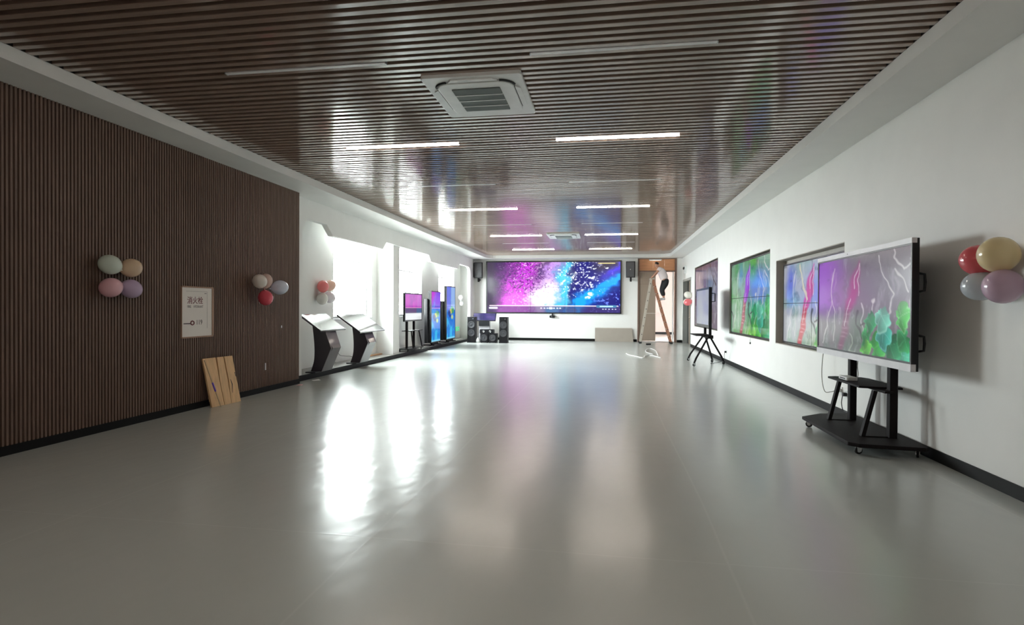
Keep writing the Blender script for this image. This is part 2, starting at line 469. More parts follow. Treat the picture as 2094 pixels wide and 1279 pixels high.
# ================================================================== DISPLAY IMAGES (colours of lit screens)
def vnoise(s, t, fx, fy, seed):
    r = np.random.RandomState(seed); n = 64
    lat = r.rand(n, n)
    x = s * fx; y = t * fy
    xi = np.floor(x).astype(int); yi = np.floor(y).astype(int)
    u = x - xi; v = y - yi
    u = u * u * (3 - 2 * u); v = v * v * (3 - 2 * v)
    g = lambda a, b: lat[a % n, b % n]
    return (g(xi, yi) * (1 - u) + g(xi + 1, yi) * u) * (1 - v) + (g(xi, yi + 1) * (1 - u) + g(xi + 1, yi + 1) * u) * v
def fbm(s, t, fx, fy, seed, o=4):
    a = np.zeros_like(s); w = .5; tot = 0
    for i in range(o):
        a += w * vnoise(s, t, fx * 2 ** i, fy * 2 ** i, seed + i); tot += w; w *= .55
    return a / tot
def sstep(a, b, x):
    k = np.clip((x - a) / (b - a), 0, 1); return k * k * (3 - 2 * k)
def mixc(img, c, k):
    c = np.array(c, float) / 255
    return img * (1 - k[..., None]) + c * k[..., None]
def polyd(S, T, pts, asp):
    d = np.full(S.shape, 9.)
    for (a, b), (c, e) in zip(pts[:-1], pts[1:]):
        ax, ay, bx, by = a * asp, b, c * asp, e
        px, py = S * asp - ax, T - ay; dx, dy = bx - ax, by - ay
        h = np.clip((px * dx + py * dy) / (dx * dx + dy * dy + 1e-9), 0, 1)
        d = np.minimum(d, np.hypot(px - h * dx, py - h * dy))
    return d
def stroke(img, S, T, pts, w, c, asp, soft=.5, op=1.):
    d = polyd(S, T, pts, asp)
    return mixc(img, c, op * (1 - sstep(w * (1 - soft), w * (1 + soft), d)))
def blob(img, S, T, cx, cy, rx, ry, c, soft=.3, op=1.):
    d = np.hypot((S - cx) / rx, (T - cy) / ry)
    return mixc(img, c, op * (1 - sstep(1 - soft, 1 + soft, d)))

def paint_wall(S, T):
    """media player frame: magenta powder on the left, cyan and navy spray on the right"""
    asp = 2.57
    img = np.zeros(S.shape + (3,)) + np.array((52, 40, 72)) / 255
    n1 = fbm(S, T, 9, 4, 1); n2 = fbm(S, T, 30, 13, 5); n3 = fbm(S, T, 70, 30, 9, 3)
    SS, TT = S, T
    S = S + .16 * (n1 - .5) + .05 * (n2 - .5) + .10 * (T - .5) * (S > .3) * (S < .6); T = T + .2 * (fbm(SS, TT, 7, 5, 15) - .5)
    mag = np.exp(-((S - .27) / .15) ** 2) * (.55 + .6 * n1)
    img = mixc(img, (190, 45, 205), np.clip(mag * 1.35, 0, 1))
    img = mixc(img, (255, 112, 248), np.clip(np.exp(-((S - .24) / .14) ** 2 - ((T - .95) / .42) ** 2) * 1.3 * (.5 + n1), 0, 1))
    img = mixc(img, (40, 8, 70), np.clip(np.exp(-((S - .40) / .05) ** 2 - ((T - .12) / .25) ** 2) * (.5 + n2), 0, 1))
    img = mixc(img, (60, 20, 80), np.clip((n3 - .5) * 5, 0, 1) * np.clip(np.exp(-((S - .2) / .16) ** 2), 0, 1) * sstep(.95, .3, T) * .75)
    img = mixc(img, (255, 214, 250), np.clip((n3 - .58) * 6, 0, 1) * np.exp(-((S - .34) / .13) ** 2) * .7)
    img = mixc(img, (196, 140, 240), np.clip(np.exp(-((S - .47) / .06) ** 2) * 1.1, 0, 1) * .85)
    img = mixc(img, (250, 236, 252), np.clip(np.exp(-((S - .46) / .085) ** 2 - ((T - .72) / .34) ** 2) * 1.5, 0, 1))
    img = mixc(img, (70, 200, 245), np.clip(np.exp(-((S - .575) / .055) ** 2) * 1.25 * (.45 + n1), 0, 1))
    navy = sstep(.60, .68, S + .1 * (n1 - .5))
    img = mixc(img, (12, 14, 120), navy * .95)
    img = mixc(img, (22, 10, 48), sstep(.7, .85, S) * sstep(.35, .05, T) * .9)
    bd = (T - (.98 - (S - .62) * 1.75))
    band = np.exp(-(bd / .15) ** 2) * sstep(.6, .68, S)
    img = mixc(img, (0, 160, 250), np.clip(band * 1.35, 0, 1))
    img = mixc(img, (60, 40, 235), np.clip(np.exp(-((bd + .26) / .10) ** 2) * sstep(.78, .95, S), 0, 1) * .9)
    sp = np.clip((n3 - .62) * 9, 0, 1)
    img = mixc(img, (235, 245, 255), sp * sstep(.5, .56, S) * sstep(1.05, .6, S) * sstep(.8, .5, T))
    img = mixc(img, (120, 150, 255), sp * sstep(.75, .9, S) * sstep(.5, .7, T) * .8)
    r = np.random.RandomState(3)
    for i in range(70):
        cx = r.normal(.69, .085); cy = abs(r.normal(.34, .2)); q = r.uniform(.004, .011)
        img = blob(img, S, T, cx, cy, q / asp * 1.6, q * 1.6, (240, 248, 255), .5)
    for cx, cy, q in ((.79, .68, .026), (.775, .74, .018), (.72, .6, .018), (.775, .34, .024), (.87, .14, .018), (.53, .29, .02)):
        img = blob(img, S, T, cx, cy, q / asp * 1.4, q * 1.2, (245, 252, 255), .4)
    S, T = SS, TT
    img = mixc(img, (250, 214, 250), np.clip((fbm(S, T, 110, 46, 19, 2) - .66) * 9, 0, 1) * np.exp(-((S - .3) / .17) ** 2) * .8)
    img = mixc(img, (60, 8, 90), np.clip((.36 - fbm(S, T, 90, 40, 29, 2)) * 9, 0, 1) * np.exp(-((S - .3) / .2) ** 2) * sstep(.9, .3, T) * .8)
    img = mixc(img, (64, 50, 72), sstep(.09, .02, S + .05 * (n2 - .5)) * .8)  # dull violet left edge: room reflections painted into the picture
    bar = sstep(.868, .878, T)
    img = mixc(img, (78, 58, 104), bar * .62)
    img = stroke(img, S, T, [(.02, .868), (.985, .868)], .009, (255, 235, 245), asp)
    img = stroke(img, S, T, [(.02, .915), (.075, .915)], .018, (250, 252, 255), asp)
    for i, x in enumerate((.415, .44, .462, .512, .537, .558)):
        img = stroke(img, S, T, [(x - .003, .915), (x + .003, .915)], .011, (250, 245, 255), asp)
    img = stroke(img, S, T, [(.48, .915), (.494, .915)], .02, (255, 255, 255), asp)
    img = stroke(img, S, T, [(.835, .875), (.965, .875)], .026, (70, 130, 170), asp)
    img = stroke(img, S, T, [(.855, .875), (.945, .875)], .012, (190, 235, 250), asp)
    for x in (.875, .895, .92, .945, .967):
        img = stroke(img, S, T, [(x - .003, .93), (x + .003, .93)], .008, (220, 230, 250), asp)
    img = stroke(img, S, T, [(.84, .03), (.96, .03)], .008, (235, 215, 130), asp)  # yellow streak: ceiling light reflection painted along the top
    return np.clip(img, 0, 1)

def leaf(img, S, T, cx, cy, r, ang, c, c2, asp, op=1.):
    """broad lobed leaf with radiating pale veins"""
    x = (S - cx) * asp; y = T - cy
    ca, sa = math.cos(ang), math.sin(ang)
    u, v = (x * ca + y * sa) / r, (-x * sa + y * ca) / r
    th = np.arctan2(v, u); rad = np.hypot(u, v)
    lim = (.70 + .26 * np.cos(th) + .10 * np.cos(5 * th + ang * 3) + .05 * np.cos(9 * th - ang) - .22 * np.exp(-((np.abs(th) - math.pi) / .4) ** 2))
    q = rad / np.maximum(lim, .05)
    k = 1 - sstep(.94, 1.03, q)
    sh = np.clip(.55 + .45 * np.cos(th * 2 + ang) * q + .25 * (q - .5), 0, 1.2)
    cc = np.array(c, float) / 255 * (.55 + .62 * sh)[..., None]
    img = img * (1 - op * k[..., None]) + cc * (op * k[..., None])
    vein = np.abs(np.sin(th * 2.5 + .3)) * q
    img = mixc(img, c2, op * .35 * k * (1 - sstep(.02, .10, vein)))
    img = mixc(img, c2, op * .45 * k * sstep(.80, .95, q) * (np.cos(th - 1) > 0))
    return img
def paint_nature(S0, T0, var):
    asp = 1.95
    w1 = fbm(S0, T0, 7, 6, 81, 3) - .5; w2 = fbm(S0, T0, 6, 7, 91, 3) - .5
    S = S0 + .075 * w1; T = T0 + .09 * w2
    n1 = fbm(S, T, 5, 4, 21); n2 = fbm(S, T, 26, 5, 31); n3 = fbm(S, T, 30, 20, 41); n4 = fbm(S, T, 11, 9, 47)
    P = {'green': ((110, 156, 124), (70, 148, 74), (104, 134, 220), (150, 44, 205), (150, 34, 58), (44, 186, 108), (146, 204, 70)),
         'blue': ((170, 174, 180), (128, 160, 142), (110, 104, 214), (196, 44, 130), (186, 56, 70), (104, 180, 132), (150, 184, 100)),
         'tv': ((118, 110, 118), (100, 112, 108), (112, 104, 120), (162, 48, 116), (128, 66, 104), (40, 158, 88), (92, 190, 104)),
         'dull': ((104, 96, 132), (70, 66, 104), (120, 150, 190), (70, 60, 130), (70, 66, 110), (96, 90, 190), (80, 76, 170))}[var]
    img = np.zeros(S.shape + (3,)) + np.array(P[0]) / 255
    img = mixc(img, P[1], np.clip((n1 - .42) * 3, 0, 1) * sstep(.75, .3, S))
    img = mixc(img, P[2], np.clip(np.exp(-((S - .72) / .24) ** 2 - ((T - .4) / .25) ** 2) * 1.3, 0, 1) * .9)
    if var == 'green':
        img = mixc(img, (72, 160, 40), np.clip(np.exp(-((S - .6) / .1) ** 2 - ((T - .06) / .16) ** 2) * 1.3, 0, 1))
        img = mixc(img, (92, 150, 205), np.clip(np.exp(-((S - .27) / .07) ** 2 - ((T - .2) / .2) ** 2), 0, 1) * .8)
        img = mixc(img, (130, 200, 70), np.clip(np.exp(-((S - .68) / .2) ** 2 - ((T - .97) / .14) ** 2) * 1.3, 0, 1))
        img = mixc(img, (70, 200, 130), np.clip(np.exp(-((S - .75) / .2) ** 2 - ((T - .66) / .1) ** 2), 0, 1) * .9)
    if var == 'blue':
        img = mixc(img, (84, 96, 200), np.clip(np.exp(-((S - .13) / .08) ** 2 - ((T - .25) / .25) ** 2), 0, 1) * .9)
        img = mixc(img, (150, 176, 110), np.clip(np.exp(-((S - .72) / .25) ** 2 - ((T - .9) / .2) ** 2), 0, 1) * .7)
    if var == 'tv':
        img = mixc(img, (146, 82, 194), sstep(.50, .05, S) * sstep(.75, .45, T) * .97)
        img = mixc(img, (98, 116, 104), np.clip(np.exp(-((S - .5) / .1) ** 2 - ((T - .8) / .25) ** 2), 0, 1) * .8)
    soft = .3 if var == 'tv' else .55
    img = mixc(img, (206, 210, 212), np.clip((n2 - .6) * 5, 0, 1) * soft)
    img = mixc(img, (56, 60, 62), np.clip((.40 - n4) * 4, 0, 1) * soft)
    img = mixc(img, (190, 194, 196), np.clip((n3 - .66) * 7, 0, 1) * soft * sstep(.2, .7, T))
    # the leaning stalk: pointed tip, bulging middle, ribbed lower part
    op = .85 if var == 'tv' else (.95 if var != 'dull' else .6)
    def stalk(pts, wd, c, o_):
        nonlocal img
        for (a, b, wa), (c_, d, wb) in zip([(*p, w) for p, w in zip(pts, wd)][:-1], [(*p, w) for p, w in zip(pts, wd)][1:]):
            for k in range(6):
                f0 = (k + .5) / 6
                img = blob(img, S, T, a + (c_ - a) * f0, b + (d - b) * f0, (wa + (wb - wa) * f0) / asp, abs(d - b) / 4 + .02, c, .7 if var == 'tv' else .45, o_ * (.42 if var == 'tv' else .75))
    stalk([(.30, .99), (.34, .82), (.38, .66), (.41, .52)], (.07, .055, .06, .075), P[4], op)
    stalk([(.41, .54), (.45, .40), (.47, .26), (.52, .10)], (.075, .10, .085, .02), P[3], op)
    rib = (np.sin(T * 95) > .55) * np.exp(-((S - (.30 + (.99 - T) * .24)) / .03) ** 2) * (T > .55)
    img = mixc(img, (225, 205, 205), np.clip(rib, 0, 1) * (.25 if var == 'tv' else .5))
    W = (216, 212, 212)
    for q in ([(.52, .09), (.475, .2), (.455, .34)], [(.525, .1), (.50, .3), (.505, .42)], [(.42, .44), (.405, .52), (.36, .72)]): img = stroke(img, S, T, q, .008, W, asp, .6, .8)
    br = [[(.74, .06), (.775, .25), (.85, .40), (.845, .5), (.8, .62)], [(.87, .02), (.93, .18), (.985, .12)], [(.88, .17), (.92, .26), (.955, .40)], [(.985, .1), (.975, .6)],
          [(.2, .1), (.185, .3), (.195, .45), (.14, .62), (.06, .95)], [(.195, .45), (.225, .6), (.21, .9)], [(.53, .50), (.565, .6), (.55, .75)], [(.69, .44), (.665, .60)]]
    for q in br: img = stroke(img, S, T, q, .010, W, asp, .6, .75 if var != 'dull' else .5)
    img = blob(img, S, T, .68, .46, .02, .03, W, .4, .8)
    img = stroke(img, S, T, [(.51, .58), (.50, .70), (.54, .82)], .018, (58, 60, 60), asp, .6, .8)
    img = stroke(img, S, T, [(.54, .72), (.60, .70)], .008, (60, 60, 60), asp, .6, .8)
    img = stroke(img, S, T, [(.40, .80), (.45, .90), (.42, .99), (.5, .99)], .010, (176, 190, 170), asp, .6, .7)
    if var == 'green': img = stroke(img, S, T, [(.02, .72), (.06, .8), (.04, .92)], .02, (30, 34, 40), asp, .6, .8)
    if var == 'blue': img = stroke(img, S, T, [(.28, .05), (.34, .25), (.42, .46)], .02, (214, 205, 170), asp, .6, .9)
    if var == 'dull':
        for q in ([(.55, .1), (.6, .4), (.52, .8)], [(.85, .2), (.75, .5), (.8, .9)], [(.7, .05), (.9, .35)]): img = stroke(img, S, T, q, .018, (40, 38, 64), asp, .6, .8)
    if var != 'dull':
        o_ = 1. if var == 'tv' else .7
        for cx, cy, r, an, c, c2 in ((.64, .66, .10, .8, (34, 140, 86), (120, 210, 150)), (.60, .80, .09, 2.2, (38, 150, 80), (110, 205, 120)), (.93, .96, .11, .3, (70, 190, 150), (150, 225, 215)),
                                     (.70, .93, .12, -.4, (52, 172, 72), (140, 220, 110)), (.84, .87, .13, 1.2, (24, 128, 78), (90, 200, 140)), (.77, .78, .11, .5, (60, 170, 150), (150, 220, 220)), (.97, .80, .11, 2.6, (36, 150, 80), (110, 205, 140)),
                                     (.76, .62, .12, 1.0, (112, 196, 172), (190, 235, 225)), (.92, .62, .11, -.3, (84, 196, 90), (200, 240, 200)), (.60, .96, .09, -1.0, (90, 186, 70), (170, 225, 120))):
            img = leaf(img, S, T, cx, cy, r * 1.5, an, c, c2, asp, o_)
    return np.clip(img, 0, 1)

def paint_slide(S, T):
    img = np.zeros(S.shape + (3,)) + np.array((226, 228, 232)) / 255
    img = mixc(img, (198, 40, 190), (T < .52) * 1.)
    img = mixc(img, (150, 40, 170), (T < .52) * np.clip(fbm(S, T, 6, 5, 51) * 1.6 - .5, 0, 1))
    img = mixc(img, (86, 62, 110), ((T > .52) & (T < .73)) * 1.)
    img = mixc(img, (40, 90, 130), ((T > .53) & (T < .73) & (S > .68)) * 1.)
    img = mixc(img, (230, 150, 200), ((T > .505) & (T < .53)) * 1.)
    img = mixc(img, (190, 120, 200), ((T < .5) & (S > .72)) * .5)
    return np.clip(img, 0, 1)
def paint_totem(S, T, purple):
    n = fbm(S, T, 4, 6, 61)
    img = np.zeros(S.shape + (3,)) + np.array((30, 120, 225)) / 255
    img = mixc(img, (60, 190, 245), sstep(.4, .75, n + .3 * (T - .4)))
    if purple:
        img = mixc(img, (170, 50, 190), (T < .32) * sstep(.5, .1, S * .5 + T))
        img = mixc(img, (90, 60, 210), ((T < .32) & (S + T > .62)) * .7)
        img = mixc(img, (225, 170, 235), ((T > .315) & (T < .335)) * 1.)
    else:
        img = mixc(img, (120, 130, 235), (T < .45) * (S < .5) * .8); img = mixc(img, (180, 205, 245), (T < .45) * (S > .5) * .8)
    for cx, cy, a, b, c in ((.5, .47, .16, .05, (225, 215, 80)), (.72, .45, .15, .06, (70, 160, 90)), (.3, .5, .16, .05, (30, 70, 150)), (.65, .58, .12, .045, (200, 220, 150)), (.4, .56, .12, .03, (20, 60, 140)), (.6, .40, .1, .03, (90, 190, 150))):
        img = blob(img, S, T, cx, cy, a, b, c, .4)
    img = mixc(img, (150, 225, 250), (T > .97) * .8)
    return np.clip(img, 0, 1)
def paint_flat(c, c2):
    def f(S, T):
        img = np.zeros(S.shape + (3,)) + np.array(c) / 255
        img = mixc(img, c2, sstep(.3, .7, fbm(S, T, 3, 2, 71)))
        return np.clip(img, 0, 1)
    return f

def screen_panel(name, m, parent, p00, pu, pv, nrm, nx, ny, fn, s0=0., s1=1., t0=0., t1=1., thick=.03):
    """lit panel: p00 top-left corner, pu / pv full edge vectors (right, down), nrm outward; carries its picture as vertex colours"""
    p00, pu, pv, nrm = (np.array(v, float) for v in (p00, pu, pv, nrm))
    a = np.linspace(0, 1, nx + 1); b = np.linspace(0, 1, ny + 1)
    A, B = np.meshgrid(a, b)
    V = p00 + A[..., None] * pu + B[..., None] * pv
    img = fn(s0 + (s1 - s0) * A, t0 + (t1 - t0) * B)
    img = np.where(img <= .04045, img / 12.92, ((img + .055) / 1.055) ** 2.4)
    V = V.reshape(-1, 3); colr = img.reshape(-1, 3)
    i = np.arange(nx * ny); r, c = i // nx, i % nx
    q = r * (nx + 1) + c
    quads = np.stack([q, q + nx + 1, q + nx + 2, q + 1], 1)
    nv = len(V)
    crn = [p00, p00 + pu, p00 + pu + pv, p00 + pv]
    back = np.array([x - nrm * .0008 for x in crn] + [x - nrm * thick for x in crn])
    fs = [tuple(x) for x in quads] + [tuple(nv + k for k in f) for f in ((4, 5, 6, 7), (0, 1, 5, 4), (1, 2, 6, 5), (2, 3, 7, 6), (3, 0, 4, 7))]
    V = np.vstack([V, back]); colr = np.vstack([colr, np.zeros((8, 3))])
    me = bpy.data.meshes.new(name); me.from_pydata(V.tolist(), [], fs); me.update()
    at = me.color_attributes.new('image', 'FLOAT_COLOR', 'POINT')
    at.data.foreach_set('color', np.hstack([colr, np.ones((len(colr), 1))]).astype(np.float32).ravel())
    me.materials.append(m)
    o = bpy.data.objects.new(name, me); COL.objects.link(o)
    if parent is not None:
        o.parent = parent; o.matrix_parent_inverse = parent.matrix_basis.inverted()
    return o

M_scr_big = screen_mat('lit_video_wall', 1.35, .16, spec=.3)
M_scr_wall = screen_mat('lit_wall_screen', .9, .10)
M_scr_tv = screen_mat('lit_cart_screen', .75, .14)
M_scr_dim = screen_mat('dim_screen', .55, .12)
M_bezel = mat('thin_black_bezel', (.008, .008, .009), .3)

# ---- big video wall on the back wall (3 x 2 panels)
vx0, vx1, vz0, vz1 = -4.945, .560, 1.105, 3.247
vw = thing('video_wall', 'large video wall of six panels playing a pink and blue picture on the back wall', 'video wall', ((vx0 + vx1) / 2, YB, vz0))
vy = YB - .09
mb = MB().box(vx0, vx1, vy + .03, YB, vz0, vz1)
mb.box(vx0, vx0 + .05, vy - .006, vy + .03, vz0, vz1).box(vx1 - .05, vx1, vy - .006, vy + .03, vz0, vz1)
mb.box(vx0 + .05, vx1 - .05, vy - .006, vy + .03, vz0, vz0 + .04).box(vx0 + .05, vx1 - .05, vy - .006, vy + .03, vz1 - .05, vz1)
mb.build('frame', M_bezel, vw, world=True)
pw = (vx1 - vx0 - .1) / 3; ph = (vz1 - vz0 - .09) / 2
for j in range(2):
    for i in range(3):
        x0 = vx0 + .05 + i * pw + .004; z1 = vz1 - .05 - j * ph - .004
        screen_panel('panel', M_scr_big, vw, (x0, vy, z1), (pw - .008, 0, 0), (0, 0, -(ph - .008)), (0, -1, 0), 150, 88, paint_wall, i / 3, (i + 1) / 3, j / 2, (j + 1) / 2, .028)

# ---- recessed screens in the right wall (2 x 2 panels each)
def wall_screen(S, var, label, inset, nx, ny, rev, far=.03):
    y0, y1, z0, z1 = S
    t = thing('wall_screen', label, 'video wall', (XR + .2, (y0 + y1) / 2, z0), group='recessed screens in the right wall')
    mb = MB().box(XR + .16, XR + .215, y0, y1, z0, z1)                 # back of the recess
    mb.build('recess_back', M_grey_recess, t, world=True)
    mb = MB()
    e = .012
    mb.box(XR + .002, XR + .16, y0, y0 + e, z0, z1).box(XR + .002, XR + .16, y1 - e, y1, z0, z1)
    mb.box(XR + .002, XR + .16, y0 + e, y1 - e, z0, z0 + e).box(XR + .002, XR + .16, y0 + e, y1 - e, z1 - e, z1)
    mb.build('recess_lining', M_grey_recess if rev else M_bezel, t, world=True)
    ya, yb2, za, zb = y0 + .03, y1 - far, z0 + .03, z1 - rev
    xs = XR + inset
    MB().box(xs + .02, XR + .16, ya, yb2, za, zb).build('housing', M_bezel, t, world=True)
    mb = MB()
    for a, b, c, d in ((ya, ya + .02, za, zb), (yb2 - .02, yb2, za, zb), (ya + .02, yb2 - .02, za, za + .02), (ya + .02, yb2 - .02, zb - .02, zb)):
        mb.box(xs - .006, xs + .02, a, b, c, d)
    mb.build('frame', M_bezel, t, world=True)
    ya += .02; yb2 -= .02; za += .02; zb -= .02
    pw, ph = (yb2 - ya) / 2, (zb - za) / 2
    for j in range(2):
        for i in range(2):
            screen_panel('panel', M_scr_wall if var != 'dull' else M_scr_dim, t, (xs, yb2 - i * pw - .005, zb - j * ph - .005), (0, -(pw - .01), 0), (0, 0, -(ph - .01)), (-1, 0, 0),
                         nx, ny, lambda a, b: paint_nature(a, b, var), i / 2, (i + 1) / 2, j / 2, (j + 1) / 2, .02)
    return t
wall_screen(S1, 'dull', 'recessed wall screen with a dim violet picture, farthest along the right wall', .02, 60, 50, .03)
wall_screen(S2, 'green', 'recessed wall screen with a bright green and blue picture, middle of the right wall', .035, 90, 80, .05)
wall_screen(S3, 'blue', 'recessed wall screen with grey lining, partly hidden behind the large rolling display', .09, 90, 80, .085, .13)
for y, z in ((12.5, .66),):
    t = thing('cable_stub', 'short white cable hanging below the middle wall screen', 'cable', (XR - .01, y, z))
    MB().tube([(0, 0, .085), (-.004, 0, .03), (0, 0, 0)], .006, 6).build('cord', M_whiteplastic, t)
    MB().box(-.012, .012, -.014, .014, -.035, 0).build('plug', M_plastic_blk, t)

# ================================================================== ROLLING DISPLAY (near, right)
t = thing('rolling_display', 'large silver edged display on a black rolling stand near the right wall', 'display', (2.6, 6.5, 0))
tx, ty0, ty1, tz0, tz1 = 2.55, 5.39, 7.61, .822, 1.958
MB().cbox(tx + .004, tx + .05, ty0, ty1, tz0, tz1, .004, 0).build('housing', M_plastic_blk, t, world=True)
MB().box(tx - .012, tx + .03, ty0 - .002, ty1 + .002, tz1 - .042, tz1 + .002).build('top_bezel', M_silver, t, world=True)
MB().box(tx - .012, tx + .03, ty0 - .002, ty1 + .002, tz0 - .002, tz0 + .062).build('bottom_bezel', M_silver, t, world=True)
mb = MB().box(tx - .008, tx + .004, ty0, ty0 + .022, tz0 + .06, tz1 - .04).box(tx - .008, tx + .004, ty1 - .022, ty1, tz0 + .06, tz1 - .04)
mb.box(tx - .008, tx + .004, ty0 + .022, ty1 - .022, tz0 + .06, tz0 + .08).box(tx - .008, tx + .004, ty0 + .022, ty1 - .022, tz1 - .058, tz1 - .04)
mb.build('inner_frame', M_bezel, t, world=True)
screen_panel('screen', M_scr_tv, t, (tx - .001, ty1 - .022, tz1 - .058), (0, -(ty1 - ty0 - .044), 0), (0, 0, -(tz1 - tz0 - .138)), (-1, 0, 0), 200, 110,
             lambda a, b: paint_nature(a, b, 'tv'), thick=.01)
MB().lathe([(.0055, 0), (.004, .004)], 10, Matrix.Translation((tx - .012, 6.72, tz1 - .018)) @ rot_to((-1, 0, 0))).build('webcam_lens', M_bezel, t, world=True)
for z0, z1 in ((1.50, 1.66), (.99, 1.13)):
    for y in (ty0 + .03,):
        MB().tube([(tx + .05, y, z0), (tx + .095, y - .02, z0 + .01), (tx + .10, y - .02, (z0 + z1) / 2), (tx + .095, y - .02, z1 - .01), (tx + .05, y, z1)], .011, 8).build('handle', M_plastic_blk, t, True, world=True)
MB().box(tx + .05, tx + .09, 5.9, 7.15, 1.05, 1.75).build('mount_plate', M_metal_blk, t, world=True)
for y in (6.06, 6.98):
    MB().cbox(2.665, 2.735, y - .04, y + .04, .12, 1.7, .008, 2).build('pole', M_metal_blk, t, world=True)
base = [(2.28, 5.72), (2.80, 5.66), (2.85, 5.71), (2.85, 7.33), (2.80, 7.38), (2.48, 7.32), (2.21, 7.08), (2.21, 5.80)]
MB().prism(base, .085, .12, 2).build('base_plate', M_metal_blk, t, bevel=.006, world=True)
sh = [(2.46, 6.2), (2.82, 6.12), (2.84, 6.2), (2.84, 6.9), (2.80, 7.0), (2.55, 7.06), (2.46, 7.02)]
MB().prism(sh, .572, .592, 2).build('shelf', M_metal_blk, t, bevel=.003, world=True)
MB().box(2.6, 2.68, 5.98, 7.06, .552, .572).build('shelf_bracket', M_metal_blk, t, world=True)
for y in (6.08, 6.93):
    MB().bar((2.445, y, .12), (2.553, y, .565), .05, .035).build('strut', M_metal_blk, t, world=True)
    MB().box(2.44, 2.67, y - .02, y + .02, .12, .128).build('foot_strap', M_metal_blk, t, world=True)
def caster(parent, x, y, z, r=.032, rz=0., w=.022):
    M = Matrix.Translation((x, y, 0)) @ Matrix.Rotation(rz, 4, 'Z')
    mb = MB().lathe([(r * .6, -w / 2), (r, -w * .35), (r, w * .35), (r * .6, w / 2)], 16, M @ Matrix.Translation((0, 0, r)) @ Matrix.Rotation(math.pi / 2, 4, 'X'))
    c = mb.build('caster', M_rubber, parent, True, world=True, auto=40)
    MB().lathe([(r * .5, -w / 2 - .003), (r * .5, w / 2 + .003)], 12, M @ Matrix.Translation((0, 0, r)) @ Matrix.Rotation(math.pi / 2, 4, 'X')).build('hub', M_chrome, c)
    mb = MB()
    for s in (-1, 1): mb.prism([(-r * .5, r * .7), (r * .5, r * .7), (r * .9, z), (-r * .6, z)], s * (w / 2 + .004) - .002, s * (w / 2 + .004) + .002, 1, M)
    mb.box(-r * .6, r * .9, -w / 2 - .006, w / 2 + .006, z - .004, z, M)
    mb.build('fork', M_chrome, c)
    return c
for x, y in ((2.318, 5.84), (2.80, 5.80), (2.284, 7.07), (2.78, 7.25)):
    caster(t, x, y, .085, .036, random.uniform(0, 3))
# box on the shelf
t2 = thing('media_box', 'small white device box on the shelf of the large rolling display', 'box', (2.56, 6.74, .592))
MB().cbox(-.05, .06, -.12, .12, 0, .035, .015, 2).build('shell', M_whiteplastic, t2, bevel=.004)
MB().box(-.051, -.049, -.07, .07, .012, .022).build('slot', M_plastic_blk, t2)
# wall plugs and cords by the stand
def socket(name, label, y, z, plug_black, cord, x=None, sgn=-1, xw=XR):
    t = thing(name, label, 'socket', (xw, y, z))
    MB().cbox(min(0, sgn * .009), max(0, sgn * .009), -.043, .043, -.043, .043, .006, 0).build('plate', M_whiteplastic, t)
    p = MB().cbox(min(sgn * .009, sgn * .05), max(sgn * .009, sgn * .05), -.025, .025, -.022, .022, .007, 0).build('plug', M_plastic_blk if plug_black else M_whiteplastic, t)
    if cord: MB().tube(cord, .005, 6).build('cord', M_plastic_blk if plug_black else mat_cord_grey, t, True, world=True)
    return t
mat_cord_grey = mat('grey_cord', C(120, 118, 104), .5)
def bez(pts, n=8):
    """smooth path through points"""
    P = [Vector(p) for p in pts]; out = []
    for i in range(len(P) - 1):
        a = P[max(i - 1, 0)]; b = P[i]; c = P[i + 1]; d = P[min(i + 2, len(P) - 1)]
        for k in range(n):
            s = k / n
            out.append(.5 * ((2 * b) + (c - a) * s + (2 * a - 5 * b + 4 * c - d) * s * s + (3 * b - a - 3 * c + d) * s ** 3))
    out.append(P[-1]); return out
socket('wall_socket', 'white wall socket with a grey cord rising behind the large rolling display', 7.83, .335, False,
       bez([(XR - .05, 7.83, .335), (XR - .10, 7.9, .30), (XR - .14, 8.0, .30), (XR - .14, 8.1, .5), (XR - .1, 8.16, .8), (XR - .05, 8.16, 1.0)]))
socket('wall_socket', 'white wall socket with a black plug and hanging cord beside the large rolling display', 7.66, .305, True,
       bez([(XR - .05, 7.66, .29), (XR - .06, 7.665, .2), (XR - .05, 7.65, .12), (XR - .045, 7.6, .105), (XR - .08, 7.3, .13)]))
# hanging display cord near pole
MB().tube(bez([(2.66, 6.72, .84), (2.68, 6.8, .74), (2.72, 6.88, .64), (2.72, 6.9, .592)]), .004, 6).build('power_cord', mat_cord_grey, t, True, world=True)

# ================================================================== SECOND ROLLING DISPLAY (far, right)
t = thing('rolling_display', 'smaller black framed display with a pale blue screen on a splayed leg stand', 'display', (2.36, 14.7, 0))
qx, qy0, qy1, qz0, qz1 = 2.30, 13.80, 15.72, .90, 1.84
MB().cbox(qx, qx + .06, qy0, qy1, qz0, qz1, .006, 0).build('housing', M_plastic_blk, t, world=True)
mb = MB()
for a, b, c, d in ((qy0, qy0 + .05, qz0, qz1), (qy1 - .05, qy1, qz0, qz1), (qy0 + .05, qy1 - .05, qz0, qz0 + .065), (qy0 + .05, qy1 - .05, qz1 - .05, qz1)): mb.box(qx - .008, qx, a, b, c, d)
mb.build('frame', M_bezel, t, world=True)
screen_panel('screen', M_scr_dim, t, (qx - .003, qy1 - .05, qz1 - .05), (0, -(qy1 - qy0 - .1), 0), (0, 0, -(qz1 - qz0 - .115)), (-1, 0, 0), 40, 24, paint_flat((142, 148, 196), (168, 176, 196)), thick=.003)
